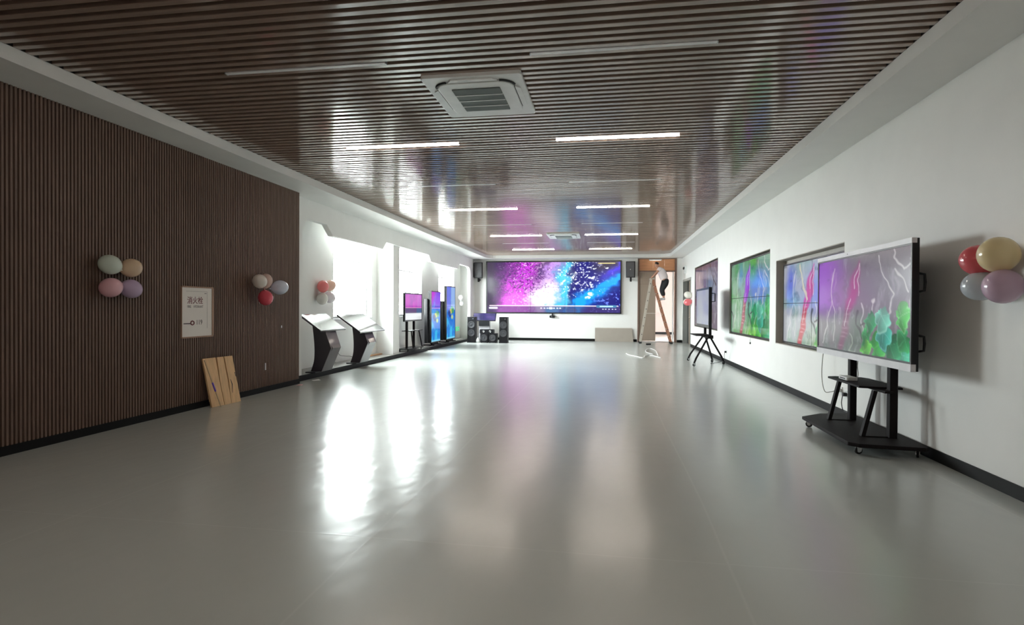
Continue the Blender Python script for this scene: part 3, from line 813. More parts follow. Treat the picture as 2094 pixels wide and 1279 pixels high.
MB().tube([(qx + .05, qy0 + .04, 1.50), (qx + .13, qy0 + .02, 1.51), (qx + .13, qy0 + .02, 1.69), (qx + .05, qy0 + .04, 1.70)], .012, 8).build('handle', M_plastic_blk, t, True, world=True)
for y in (14.25, 14.95):
    MB().cbox(qx + .07, qx + .13, y - .03, y + .03, .68, 1.6, .006, 2).build('pole', M_metal_blk, t, world=True)
MB().box(qx + .06, qx + .075, 14.1, 15.1, 1.1, 1.55).build('mount_plate', M_metal_blk, t, world=True)
MB().prism([(2.06, 14.1), (2.44, 14.05), (2.44, 15.15), (2.06, 15.1)], .70, .72, 2).build('tray', M_metal_blk, t, world=True)
MB().box(2.33, 2.45, 14.1, 15.1, .64, .70).build('cross_beam', M_metal_blk, t, world=True)
for top, ft in (((2.36, 14.95, .68), (2.07, 15.45)), ((2.36, 14.25, .68), (2.0, 13.97)), ((2.40, 14.95, .68), (2.60, 15.12)), ((2.40, 14.25, .68), (2.78, 14.62))):
    tv = Vector(top); fv = Vector((ft[0], ft[1], .1)); mid = tv.lerp(fv, .86)
    MB().tube([tv, tv.lerp(mid, .5), mid, mid.lerp(fv, .6) + Vector((0, 0, -.02)), (ft[0], ft[1], .075)], .022, 8).build('leg', M_metal_blk, t, True, world=True)
    caster(t, ft[0], ft[1], .08, .036, 0.5)
socket('wall_socket', 'white wall socket with a black cord near the splayed leg display stand', 14.90, .284, True,
       bez([(XR - .05, 14.9, .27), (XR - .06, 14.9, .18), (XR - .05, 14.95, .12), (XR - .12, 15.0, .03), (XR - .25, 14.9, .012), (2.5, 14.75, .012), (2.55, 14.55, .012)]))
# ================================================================== DOORS
M_brown = mat('dark_brown_door_frame', C(112, 88, 78), .4, scale=(3, 3, 30), amt=.1, world_pos=True)
M_ply = mat('orange_plywood', C(198, 140, 100), .5, scale=(2, 3, 22), amt=.16, world_pos=True, detail=6)
M_leaf = mat('grey_brown_door_leaf', C(150, 134, 120), .45, scale=(30, 3, 2), amt=.05, world_pos=True)
d1 = struct(MB().box(DX0, DX0 + .06, YB - .02, YB + .2, 0, ZB).box(DX1 - .07, DX1, YB - .02, YB + .2, 0, ZB).box(DX0 + .06, DX1 - .07, YB - .02, YB + .2, ZB - .035, ZB)
            .box(DX0 + .06, DX1 - .07, YB - .01, YB + .2, 2.79, 2.835).build('door_1', M_brown), 'tall brown framed doorway in the back wall')
for a, b in ((DX0 + .06, DX0 + .58), (DX0 + .585, DX0 + 1.03), (DX0 + 1.035, DX1 - .07)):
    MB().box(a, b, YB + .02, YB + .05, 2.835, ZB - .035).build('transom_panel', M_ply, d1)
lf = MB().box(DX0 + .06, DX0 + .70, YB + .03, YB + .075, .05, 2.785).build('door_leaf', M_leaf, d1)
MB().box(DX0 + .06, DX0 + .70, YB + .024, YB + .03, 2.30, 2.306).build('panel_line', M_brown, lf)
MB().box(DX1 - .16, DX1 - .11, YB + .0, YB + .06, 0.02, 2.79).build('white_stop', M_white, d1)
MB().box(DX0 + .06, DX1 - .07, YB - .01, YB + .1, 0, .03).build('threshold', M_chrome, d1)
t = thing('doorway_lamp', 'slim white lamp at the top of the back doorway', 'lamp', (1.87, YB + .0, ZB - .035))
MB().cbox(-.24, .24, -.03, .02, -.05, 0, .01, 0).build('housing', M_whiteplastic, t)
MB().box(-.22, .22, -.026, .014, -.056, -.05).build('diffuser', mat('doorway_lamp_diffuser', (.9, .9, .88), .4, emit=(1, .95, .88), estr=1.2), t)
M_dgrey = mat('grey_metal_door', C(150, 152, 148), .4, scale=(3, 3, 3), amt=.03, world_pos=True)
y0, y1, z0, z1 = DOOR
d2 = struct(MB().box(XR - .01, XR + .2, y0, y0 + .07, 0, z1).box(XR - .01, XR + .2, y1 - .07, y1, 0, z1).box(XR - .01, XR + .2, y0 + .07, y1 - .07, z1 - .08, z1).build('door_2', M_dgrey), 'grey side door in the right wall')
MB().box(XR + .12, XR + .17, y0 + .07, y0 + 1.12, .01, z1 - .08).build('door_leaf', M_dgrey, d2)
MB().box(XR + .15, XR + .19, y0 + 1.16, y1 - .07, .01, z1 - .08).build('door_leaf', mat('dark_door_glass', (.03, .032, .03), .15, world_pos=True), d2)
MB().box(XR + .09, XR + .19, y0 + 1.10, y0 + 1.17, .01, z1 - .08).build('mullion', M_leaf, d2)
MB().tube([(XR + .12, y0 + 1.03, 1.0), (XR + .06, y0 + 1.03, 1.0), (XR + .06, y0 + .93, 1.0)], .011, 8).build('door_handle', M_chrome, d2, True)
t = thing('emergency_light', 'small white emergency light box above the grey side door', 'emergency light', (XR, 22.5, 2.66))
MB().cbox(-.07, 0, -.17, .17, 0, .27, .015, 0).build('housing', M_whiteplastic, t)
for s in (-1, 1):
    MB().lathe([(.045, 0), (.05, .02), (.03, .035)], 14, Matrix.Translation((-.07, s * .08, .19)) @ rot_to((-1, 0, 0))).build('lamp_head', M_plastic_blk, t, True)

# ================================================================== CEILING LIGHTS
M_lit = mat('lit_diffuser', (.9, .85, .75), .5, emit=(1.0, .90, .79), estr=58)
M_off = mat('unlit_diffuser', (.92, .91, .92), .3)
M_alu = mat('lamp_aluminium', (.5, .5, .5), .4, metal=.6)
ROWS = [(4.755, 0, 'first'), (7.19, 1, 'second'), (9.66, 0, 'third'), (12.16, 1, 'fourth'), (14.5, 0, 'fifth'), (16.78, 1, 'sixth'), (18.8, 0, 'seventh'), (20.73, 1, 'eighth'), (2.31, 1, ''), (-.13, 0, ' '), (-2.57, 1, '  ')]
for Y, on, word in ROWS:
    y = GAP0 + round((Y - GAP0) / PER) * PER
    for x0, x1, sd in ((-3.40, -1.89, 'left'), (-.64, .84, 'right')):
        lab = '%s linear ceiling light, %s of the pair in the %s row from the camera' % ('lit' if on else 'unlit white', sd, word)
        if not word.strip():
            lab = '%s linear ceiling light, %s of the pair %s' % ('lit' if on else 'unlit white', sd, {'': 'just overhead of the camera', ' ': 'directly behind the camera', '  ': 'farthest behind the camera'}[word])
        t = thing('linear_light', lab, 'ceiling light', ((x0 + x1) / 2, y, ZC - .004), group='linear ceiling lights')
        h = (x1 - x0) / 2
        MB().box(-h, h, -.021, .021, .012, .06).build('housing', M_alu, t)
        if on:
            MB().cbox(-h, h, -.021, .021, -.01, .012, .006, 0).build('diffuser', M_lit, t)
        else:
            MB().box(-h, h, -.021, .021, 0, .012).build('diffuser', M_off, t)
        for s in (-1, 1): MB().box(s * h - .004, s * h + .004, -.0215, .0215, -.004, .06).build('end_cap', M_alu, t)

# ================================================================== AIR CONDITIONERS
M_ac = mat('white_ac_plastic', (.80, .81, .80), .35)
M_grille = mat('grey_ac_grille', C(112, 122, 118), .5)
M_slot = mat('black_slot', (.004, .004, .004), .6)
def rrect(hx, hy, r, n=5):
    out = []
    for cx, cy, a0 in ((hx - r, hy - r, 0), (-hx + r, hy - r, 90), (-hx + r, -hy + r, 180), (hx - r, -hy + r, 270)):
        for i in range(n + 1):
            a = math.radians(a0 + 90 * i / n); out.append((cx + r * math.cos(a), cy + r * math.sin(a)))
    return out
def ac(loc, hx, hy, label):
    t = thing('ceiling_air_conditioner', label, 'air conditioner', loc, group='ceiling air conditioners')
    MB().prism(rrect(hx, hy, .03), -.004, .03, 2).build('panel', M_ac, t, bevel=.003)
    # raised octagonal middle
    MB().prism(rrect(hx * .78, hy * .78, .13), -.022, -.004, 2).build('inner_frame', M_ac, t, bevel=.006)
    g = MB().prism(rrect(hx * .50, hy * .55, .01), -.026, -.022, 2).build('grille', M_slot, t)
    mb = MB(); n = 46
    for i in range(n):
        x = -hx * .5 + (i + .5) * hx / n
        mb.box(x - hx / n * .28, x + hx / n * .28, -hy * .55, hy * .55, -.031, -.026)
    o = mb.build('louvres', M_grille, g); o['kind'] = 'stuff'
    for j in (-1, 0, 1):
        MB().box(-hx * .5, hx * .5, j * hy * .275 - .008, j * hy * .275 + .008, -.034, -.026).build('crossbar', M_ac, g)
    for sx, sy in ((1, 0), (-1, 0), (0, 1), (0, -1)):
        if sx:
            v = MB().prism([(sx * hx * .80, -hy * .5), (sx * hx * .90, -hy * .42), (sx * hx * .90, hy * .42), (sx * hx * .80, hy * .5)][::sx], -.016, -.004, 2)
            s_ = MB().box(sx * hx * .79 - .006, sx * hx * .79 + .006, -hy * .5, hy * .5, -.010, -.004)
        else:
            v = MB().prism([(-hx * .5, sy * hy * .80), (-hx * .42, sy * hy * .90), (hx * .42, sy * hy * .90), (hx * .5, sy * hy * .80)][::-sy], -.016, -.004, 2)
            s_ = MB().box(-hx * .5, hx * .5, sy * hy * .79 - .006, sy * hy * .79 + .006, -.010, -.004)
        v.build('vane', M_ac, t); s_.build('vent_gap', M_slot, t)
    for sx, sy in ((1, -1), (-1, -1)):
        pts = []
        for i in range(7):
            a = math.radians(8 + 74 * i / 6)
            pts.append((sx * (hx * .78 - .13 + .142 * math.cos(a)), sy * (hy * .78 - .13 + .142 * math.sin(a)), -.006))
        MB().tube(pts, .013, 6).build('corner_slot', M_slot, t)
    return t
ac((-1.225, 5.59, 3.412), .46, .54, 'large white ceiling air conditioner nearest the camera')
ac((-1.25, 16.83, 3.412), .46, .54, 'small looking white ceiling air conditioner at the far end')

# ================================================================== NICHE: TOUCH KIOSKS
M_kiosk = mat('dark_purple_black_lacquer', C(44, 34, 42), .28, coat=.3)
M_kglass = mat('kiosk_black_glass', (.02, .02, .022), .05, spec=.9, coat=1.)
def kiosk(y0, y1, zb, zf, xb, xf, label, yc, bw):
    zp = .1
    t = thing('touch_kiosk', label, 'kiosk', (-5.45, yc, zp), group='touch kiosks in the niche')
    # tilted screen
    d = Vector((xf - xb, 0, zf - zb)); ln = d.length; d.normalize()
    nrm = Vector((-d.z, 0, d.x))
    M = Matrix(((d.x, 0, nrm.x, xb), (0, 1, 0, 0), (d.z, 0, nrm.z, zb), (0, 0, 0, 1)))
    s = MB().box(0, ln, y0, y1, -.03, -.004, M).build('screen_housing', M_kiosk, t, world=True)
    MB().box(.0, ln, y0, y1, -.004, 0, M).build('glass', M_kglass, t, world=True)
    mb = MB()
    e = .012
    mb.box(0, ln, y0, y0 + e, 0, .004, M).box(0, ln, y1 - e, y1, 0, .004, M).box(0, e, y0 + e, y1 - e, 0, .004, M).box(ln - e, ln, y0 + e, y1 - e, 0, .004, M)
    mb.build('silver_rim', M_silver, t, world=True)
    # body: concave back, chevron front
    xm = (xb + xf) / 2
    zt = zb + d.z / d.x * (xm - .13 - xb) - .035
    zt2 = zb + d.z / d.x * (xm + .12 - xb) - .035
    prof = [(xm - .16, zp + .02), (xm - .10, .30), (xm - .085, .50), (xm - .10, .75), (xm - .145, zt), (xm + .12, zt2), (xm + .25, .56), (xm + .06, zp + .02)]
    sm = []
    for i in range(4): pass
    back = bez([(p[0], 0, p[1]) for p in prof[:5]], 5)
    pr = [(v.x, v.z) for v in back] + prof[5:]
    MB().prism(pr, yc - bw / 2, yc + bw / 2, 1).build('pedestal', M_kiosk, t, bevel=.008, world=True)
    MB().prism([(xm + .13, .80), (xm + .262, .56), (xm + .20, .46), (xm + .17, .56)], yc - bw * .36, yc + bw * .36, 1).build('front_fin', M_kiosk, t, world=True)
    MB().cbox(xm - .22, min(xm + .24, -5.36), yc - .33, yc + .33, zp, zp + .022, .03, 2).build('base_plate', M_plastic_blk, t, world=True)
    return t
kiosk(9.83, 10.86, 1.205, .905, -5.56, -5.13, 'tilted touch kiosk beside the brown panelling', 10.36, .42)
kiosk(11.50, 12.86, 1.175, .81, -5.64, -5.11, 'tilted touch kiosk below the first window', 12.15, .46)
socket('wall_socket', 'white wall socket with a black plug in the niche between the touch kiosks', 12.06, .40, True,
       bez([(XN + .05, 12.06, .39), (XN + .08, 12.15, .26), (XN + .12, 12.35, .22), (XN + .2, 12.5, .2), (-5.6, 12.4, .13)]), sgn=1, xw=XN)
M_plank = mat('pale_pine', C(205, 160, 125), .6, scale=(40, 4, 40), amt=.14, detail=6)
tag(MB().box(-.04, .04, -.62, .62, 0, .03).build('wooden_batten', M_plank), 'pale wooden batten lying on the niche floor by the pillar', 'batten').matrix_basis = Matrix.Translation((-5.86, 13.75, .1)) @ Matrix.Rotation(-.06, 4, 'Z')
t = thing('power_strip', 'white power strip on the niche floor beside the first touch kiosk', 'power strip', (-5.56, 11.0, .1))
MB().cbox(-.03, .03, -.15, .15, 0, .03, .006, 1).build('body', M_whiteplastic, t)
MB().tube(bez([(0, .15, .015), (-.08, .3, .012), (-.2, .5, .012), (-.3, .9, .03)]), .006, 6).build('cord', mat_cord_grey, t, True)

# ================================================================== NICHE: DISPLAYS
t = thing('easel_display', 'display with magenta picture on a wheeled stand beside the niche pillar', 'display', (-5.5, 15.87, .1))
ex, ey0, ey1, ez0, ez1 = -5.45, 15.13, 16.62, .94, 1.735
MB().cbox(ex - .05, ex - .004, ey0, ey1, ez0, ez1, .006, 0).build('housing', M_plastic_blk, t, world=True)
mb = MB()
for a, b, c, d in ((ey0, ey0 + .04, ez0, ez1), (ey1 - .04, ey1, ez0, ez1), (ey0 + .04, ey1 - .04, ez0, ez0 + .04), (ey0 + .04, ey1 - .04, ez1 - .035, ez1)): mb.box(ex - .004, ex + .006, a, b, c, d)
mb.build('frame', M_bezel, t, world=True)
screen_panel('screen', M_scr_wall, t, (ex, ey0 + .04, ez1 - .035), (0, ey1 - ey0 - .08, 0), (0, 0, -(ez1 - ez0 - .075)), (1, 0, 0), 48, 40, paint_slide, thick=.003)
for y in (15.55, 16.15):
    MB().cbox(ex - .12, ex - .06, y - .03, y + .03, .16, 1.5, .005, 2).build('pole', M_metal_blk, t, world=True)
MB().prism([(ex - .2, 15.45), (ex + .06, 15.5), (ex + .06, 16.5), (ex - .2, 16.3)], .66, .68, 2).build('shelf', M_metal_blk, t, world=True)
for y, dy in ((15.62, .05), (16.28, .2)):
    MB().bar((ex + .02, y, .66), (ex + .06, y + dy, .17), .035, .025).build('strut', M_metal_blk, t, world=True)
MB().prism([(ex - .28, 15.2), (ex + .07, 15.25), (ex + .07, 16.6), (ex - .28, 16.65)], .16, .18, 2).build('base_plate', M_metal_blk, t, world=True)
for x, y in ((ex - .2, 15.3), (ex + .02, 15.35), (ex - .2, 16.5), (ex + .02, 16.5)):
    MB().lathe([(.02, -.012), (.03, -.008), (.03, .008), (.02, .012)], 14, Matrix.Translation((x, y, .13)) @ rot_to((1, 0, 0))).build('caster', M_rubber, t, True, world=True)
def totem(y0, y1, z1, label, purple, zlow):
    t = thing('totem_display', label, 'display', (-5.55, (y0 + y1) / 2, .1), group='upright totem displays')
    x = -5.50
    MB().cbox(x - .09, x - .004, y0, y1, .2, z1, .02, 0).build('housing', M_plastic_blk, t, world=True)
    mb = MB(); e = .03
    for a, b, c, d in ((y0, y0 + e, .2, z1), (y1 - e, y1, .2, z1), (y0 + e, y1 - e, .2, .23), (y0 + e, y1 - e, z1 - e, z1)): mb.box(x - .004, x + .006, a, b, c, d)
    mb.build('frame', M_bezel, t, world=True)
    screen_panel('screen', M_scr_wall, t, (x, y0 + e, z1 - e), (0, y1 - y0 - 2 * e, 0), (0, 0, -(z1 - .23 - e)), (1, 0, 0), 40, 80, lambda a, b: paint_totem(a, b, purple), thick=.003)
    MB().cbox(x - .19, x - .09, y0 - .1, y0 + .28, .2, zlow, .01, 2).build('rear_box', M_plastic_blk, t, world=True)
    for y in (y0 + .15, y1 - .15):
        MB().bar((x - .3, y, .125), (x + .06, y, .125), .05, .03).build('foot', M_metal_blk, t, world=True)
    MB().bar((x + .04, y0 - .1, .125), (x + .04, y1 + .1, .125), .04, .03).build('foot_rail', M_metal_blk, t, world=True)
    MB().box(x - .07, x - .02, y0 + .2, y1 - .2, .125, .2).build('neck', M_metal_blk, t, world=True)
    return t
totem(17.70, 18.74, 1.86, 'upright totem display with a purple and blue picture', True, 1.6)
totem(19.46, 20.64, 2.085, 'tallest upright totem display with an all blue picture', False, 1.55)
t = thing('exit_sign', 'small green exit sign low on the niche wall at the far end', 'sign', (XN + .004, 22.72, .47))
M_green = mat('green_sign', (.05, .55, .22), .4, emit=(.15, .9, .45), estr=.5)
MB().cbox(0, .02, -.24, .24, -.085, .085, .01, 0).build('plate', M_green, t)
mb = MB()
mb.box(.02, .023, -.05, -.01, .03, .07)
mb.bar((.0215, -.03, .03), (.0215, -.06, -.02), .004, .03, (1, 0, 0)).bar((.0215, -.06, -.02), (.0215, -.01, -.065), .004, .018, (1, 0, 0)).bar((.0215, -.06, -.02), (.0215, -.12, -.06), .004, .018, (1, 0, 0))
mb.bar((.0215, -.03, .02), (.0215, .03, .0), .004, .015, (1, 0, 0))
mb.bar((.0215, .09, 0), (.0215, .2, 0), .004, .025, (1, 0, 0))
mb.build('running_figure', mat('sign_white', (.85, .9, .87), .4), t)
# cables, papers along the niche step
for i, (x, y, rz, lab) in enumerate(((-5.36, 17.1, .3, 'white paper sheet on the floor by the niche step'), (-5.23, 9.83, .9, 'small crumpled white scrap on the floor by the panelling corner'), (-5.17, 9.15, .2, 'tiny pink scrap on the floor by the panelling'))):
    mb = MB(); s = (.12, .07, .045)[i]
    mb.add([(-s, -s * .7, .002), (s, -s * .8, .004), (s * 1.1, s * .7, .012), (-s * .8, s * .8, .003), (0, 0, .014), (-s, -s * .7, .0005), (s, -s * .8, .0005), (s * 1.1, s * .7, .0005), (-s * .8, s * .8, .0005)],
           [(0, 1, 4), (1, 2, 4), (2, 3, 4), (3, 0, 4), (5, 8, 7, 6), (0, 5, 6, 1), (1, 6, 7, 2), (2, 7, 8, 3), (3, 8, 5, 0)])
    o = tag(mb.build('paper_scrap', mat('paper_%d' % i, [(.8, .8, .78), (.78, .78, .78), (.7, .4, .42)][i], .8)), lab, 'paper'); o.matrix_basis = Matrix.Translation((x, y, 0)) @ Matrix.Rotation(rz, 4, 'Z')
tag(MB().tube(bez([(-5.5, 16.8, .112), (-5.46, 17.3, .112), (-5.52, 17.9, .112), (-5.46, 18.6, .112), (-5.5, 19.2, .112), (-5.46, 20.8, .112), (-5.5, 21.6, .112), (-5.47, 22.5, .112)], 6), .011, 6).build('floor_cable', M_plastic_blk, None, True), 'black cable along the niche step under the totem displays', 'cable')

# ================================================================== SPEAKERS
M_spk = mat('black_speaker_case', (.010, .009, .011), .5, spec=.25, scale=(50, 50, 50), amt=.1)
M_cone = mat('dark_speaker_cone', (.05, .05, .055), .45)
M_ringm = mat('grey_speaker_ring', (.07, .07, .075), .35, metal=.3)
def driver(parent, x, y, z, r, bright=False):
    M = Matrix.Translation((x, y, z)) @ rot_to((0, -1, 0))
    d = MB().lathe([(r, 0), (r, .012), (r * .86, .014), (r * .80, .006)], 24, M).build('driver', M_ringm, parent, True, world=False, auto=40)
    MB().lathe([(r * .84, .004), (r * .78, .012), (r * .70, .008), (r * .30, .003), (r * .28, .012), (r * .12, .018)], 24, M).build('cone', M_chrome if bright else M_cone, d, True, auto=50)
    return d
def tower(x0, x1, label):
    t = thing('tower_speaker', label, 'speaker', ((x0 + x1) / 2, 21.45, 0), group='tower speakers')
    h = (x1 - x0) / 2
    MB().cbox(-h, h, -.02, .30, .02, .98, .012, 2).build('cabinet', M_spk, t)
    MB().cbox(-h - .008, h + .008, -.04, .31, 0, .03, .01, 2).build('plinth', M_plastic_blk, t)
    for z in (.68, .37): driver(t, 0, -.02, z, h * .86)
    MB().box(-h * .7, h * .7, -.026, -.02, .86, .95).build('control_panel', M_bezel, t)
    MB().lathe([(.018, 0), (.016, .02)], 12, Matrix.Translation((h * .45, -.026, .905)) @ rot_to((0, -1, 0))).build('knob', M_chrome, t)
    return t
tower(-5.235, -4.925, 'black tower speaker on the left, nearest the window niche')
tower(-4.005, -3.69, 'black tower speaker on the right, below the video wall')
for x0, x1, lab in ((-4.745, -4.425, 'black woofer box on the left under the small centre speaker'), (-4.42, -4.10, 'black woofer box on the right under the small centre speaker')):
    t = thing('woofer_box', lab, 'speaker', ((x0 + x1) / 2, 21.47, 0), group='woofer boxes')
    h = (x1 - x0) / 2 - .004
    MB().cbox(-h, h, -.02, .28, .012, .355, .012, 2).build('cabinet', M_spk, t)
    driver(t, 0, -.02, .19, h * .82)
    for sx in (-1, 1):
        for sy in (0, .25): MB().box(sx * h * .7 - .02, sx * h * .7 + .02, sy, sy + .03, 0, .012).build('foot', M_rubber, t)
t = thing('centre_speaker', 'small black centre speaker with two bright cones on top of the woofer boxes', 'speaker', (-4.495, 21.5, .355))
MB().cbox(-.27, .27, -.02, .2, 0, .155, .02, 1).build('cabinet', M_spk, t)
for x in (-.12, .13): driver(t, x, -.02, .08, .05, True)
for x, lab in ((-4.83, 'crumpled white bag between the left tower speaker and the woofer boxes'), (-4.04, 'small white bag between the woofer boxes and the right tower speaker')):
    me = MB(); r = random.Random(int(x * 100)); w = .07 if x < -4.5 else .03
    rings = []
    prof_ = [(.8, 0), (1.05, .05), (.95, .11), (.6, .16), (.25, .2)]
    n = 14; vs = []; fs = []
    for q, z in prof_:
        for k in range(n):
            a = 2 * math.pi * k / n; rr = w * q * (1 + r.uniform(-.18, .18)); vs.append((rr * math.cos(a), rr * math.sin(a), z * (1 if w > .05 else .6)))
    for i in range(len(prof_) - 1):
        for k in range(n): fs.append((i * n + k, i * n + (k + 1) % n, (i + 1) * n + (k + 1) % n, (i + 1) * n + k))
    fs += [tuple(range(n))[::-1], tuple(range(4 * n, 5 * n))]
    me.add(vs, fs)
    o = tag(me.build('plastic_bag', mat('white_bag', (.75, .76, .74), .5)), lab, 'bag'); o.location = (x, 21.5, 0)
# wall speakers
def wall_speaker(x0, x1, yaw, label):
    t = thing('wall_speaker', label, 'speaker', ((x0 + x1) / 2, YB - .02, 2.53), group='wall speakers')
    h = (x1 - x0) / 2
    M = Matrix.Translation((0, -.17, 0)) @ Matrix.Rotation(yaw, 4, 'Z') @ Matrix.Rotation(.06, 4, 'X')
    MB().prism([(-h * .8, .13), (h * .8, .13), (h, -.11), (h * .85, -.15), (-h * .85, -.15), (-h, -.11)][::-1], .02, .66, 2, M).build('cabinet', M_spk, t)
    MB().box(-h * .8, h * .8, -.158, -.15, .05, .63, M).build('grille', M_cone, t)
    MB().lathe([(.02, 0), (.014, .005)], 12, M @ Matrix.Translation((0, -.158, .34)) @ rot_to((0, -1, 0))).build('badge', M_chrome, t)
    MB().bar((0, .02, -.06), (0, -.16, -.06), .07, .05, (1, 0, 0)).box(-.035, .035, -.2, -.13, -.14, .03).build('bracket', M_metal_blk, t)
    return t
wall_speaker(-5.42, -5.06, .12, 'black wall speaker at the left end of the video wall')
wall_speaker(.735, 1.09, -.12, 'black wall speaker between the video wall and the tall doorway')
t = thing('webcam', 'small black webcam hanging under the video wall', 'webcam', (-2.2, YB - .06, .93))
MB().cbox(-.11, .11, -.05, .03, 0, .1, .02, 1).build('body', M_plastic_blk, t)
MB().lathe([(.032, 0), (.03, .02), (.018, .022)], 14, Matrix.Translation((0, -.05, .05)) @ rot_to((0, -1, 0))).build('lens', M_kglass, t, True)
MB().box(-.02, .02, 0, .06, .1, .175).build('clip', M_plastic_blk, t)
# small kiosk behind the speakers
t = thing('info_kiosk', 'grey pedestal kiosk with a tilted purple screen behind the speakers', 'kiosk', (-4.86, 22.8, 0))
M_kg = mat('silver_grey_pedestal', C(150, 148, 152), .35)
d = Vector((0, .22, .31)).normalized(); nrm = Vector((0, -.31, .22)).normalized(); ln = .37
M = Matrix(((1, 0, 0, 0), (0, d.y, nrm.y, -.12), (0, d.z, nrm.z, .81), (0, 0, 0, 1)))
MB().box(-.47, .47, 0, ln, -.04, -.003, M).build('screen_housing', M_plastic_blk, t)
M2 = Matrix.Translation((-4.86, 22.8, 0)) @ M
p0 = M2 @ Vector((-.45, ln - .02, .0)); pu = M2.to_3x3() @ Vector((.9, 0, 0)); pv = M2.to_3x3() @ Vector((0, -(ln - .04), 0))
screen_panel('screen', M_scr_dim, t, p0, pu, pv, M2.to_3x3() @ Vector((0, 0, 1)), 36, 16, paint_flat((96, 60, 190), (50, 36, 150)), thick=.003)
MB().prism([(-.1, .04), (.16, .04), (.12, .5), (.08, .92), (-.09, .80), (-.02, .5)], -.22, .22, 0).build('pedestal', M_kg, t)
MB().prism([(-.094, .60), (-.03, .60), (-.09, .80), (-.115, .80)], -.215, .215, 0).build('black_collar', M_plastic_blk, t)
MB().cbox(-.3, .3, -.18, .22, 0, .04, .03, 2).build('base_plate', M_kg, t)
# leaning board by the back wall
M_pan = mat('beige_grey_board', C(160, 152, 142), .5, scale=(4, 4, 4), amt=.04)
t = thing('leaning_board', 'plain beige board leaning on the back wall below the right wall speaker', 'board', (.27, YB - .13, 0))
M = Matrix.Rotation(-.16, 4, 'X')
MB().prism([(-.745, 0.0), (.765, 0.0), (.70, .545), (-.745, .545)], -.012, .012, 1, M).build('sheet', M_pan, t)
MB().box(-.745, .70, -.014, .014, .535, .555, M).build('edge_band', mat('board_edge', C(186, 178, 168), .5), t)

# ================================================================== LADDER
M_lad1 = mat('coppery_ladder_rail', C(164, 116, 92), .35, metal=.3, scale=(4, 4, 20), amt=.08)
M_lad2 = mat('grey_aluminium_rail', C(190, 182, 170), .4, metal=.3, scale=(4, 4, 20), amt=.08)
t = thing('step_ladder', 'open aluminium step ladder in front of the tall doorway', 'ladder', (1.8, 22.7, 0))
YN, YFR = 22.50, 22.92
top1, bot1 = (1.70, 2.47), (2.395, .03)
top2, bot2 = (1.64, 2.42), (1.25, .03)
def at1(z): k = (z - bot1[1]) / (top1[1] - bot1[1]); return bot1[0] + (top1[0] - bot1[0]) * k
def at2(z): k = (z - bot2[1]) / (top2[1] - bot2[1]); return bot2[0] + (top2[0] - bot2[0]) * k
for y in (YN, YFR):
    MB().bar((bot1[0], y, bot1[1]), (top1[0], y, top1[1]), .028, .075).build('rail', M_lad1, t, world=True)
    MB().bar((bot2[0], y, bot2[1]), (top2[0], y, top2[1]), .032, .07).build('rail', M_lad2, t, world=True)
    for bx, bz in (bot1, bot2):
        MB().cbox(bx - .05, bx + .05, y - .025, y + .025, 0, .07, .012, 1).build('rubber_foot', M_rubber, t, world=True)
    MB().bar((at1(1.15), y, 1.15), (at2(1.15), y, 1.15), .006, .02).build('spreader', M_lad2, t, world=True)
for i in range(8):
    z = .28 + i * .27
    r_ = MB().bar((at1(z), YN, z), (at1(z), YFR, z), .075, .028, (1, 0, 0)).build('step', M_lad2, t, world=True)
    MB().lathe([(.018, 0), (.015, .012)], 10, Matrix.Translation((at1(z) + .02, YN - .014, z)) @ rot_to((0, -1, 0))).build('bolt', M_rubber, r_)
for i in range(7):
    z = .35 + i * .32
    r_ = MB().tube([(at2(z), YN, z), (at2(z), YFR, z)], .014, 8).build('rung', M_lad2, t, world=True)
    MB().lathe([(.018, 0), (.015, .012)], 10, Matrix.Translation((at2(z), YN - .013, z)) @ rot_to((0, -1, 0))).build('bolt', M_rubber, r_)
MB().box(1.60, 1.76, YN - .02, YFR + .02, 2.44, 2.475).build('top_cap', M_lad2, t, world=True)

# ================================================================== PERSON
def skin_mesh(nodes, edges, root=0, sub=2):
    """nodes: (x,y,z,rx,ry)"""
    me = bpy.data.meshes.new('tmp'); me.from_pydata([n[:3] for n in nodes], edges, []); me.update()
    o = bpy.data.objects.new('tmp', me); COL.objects.link(o)
    md = o.modifiers.new('skin', 'SKIN'); md.use_smooth_shade = True
    roots = root if isinstance(root, (list, tuple)) else [root]
    if not me.skin_vertices:
        bpy.context.view_layer.objects.active = o
    sv = me.skin_vertices[0].data
    for i, n in enumerate(nodes):
        sv[i].radius = (n[3], n[4] if len(n) > 4 else n[3]); sv[i].use_root = i in roots
    sb = o.modifiers.new('sub', 'SUBSURF'); sb.levels = sub; sb.render_levels = sub
    dg = bpy.context.evaluated_depsgraph_get()
    out = bpy.data.meshes.new_from_object(o.evaluated_get(dg))
    bpy.data.objects.remove(o, do_unlink=True)
    return out
def add_mesh(name, me, m, parent):
    me.name = name; me.materials.clear(); me.materials.append(m)
    me.polygons.foreach_set('use_smooth', [True] * len(me.polygons))
    o = bpy.data.objects.new(name, me); COL.objects.link(o)
    o.parent = parent; o.matrix_parent_inverse = parent.matrix_basis.inverted()
    return o
M_skin = mat('skin', C(176, 128, 104), .5, sss=.1)
M_shirt = mat('pale_shirt', C(226, 214, 214), .8, scale=(12, 12, 12), amt=.05, bump=.3)
M_trous = mat('black_trousers', (.012, .012, .014), .7, scale=(14, 14, 14), amt=.2, bump=.3)
M_hair = mat('black_hair', (.008, .007, .007), .45, scale=(80, 80, 80), amt=.3, bump=.4)
M_shoe = mat('white_shoe', (.62, .60, .60), .6)
pr = thing('person', 'person in a white shirt and black trousers bending over at the top of the ladder', 'person', (2.12, 22.7, 1.66))
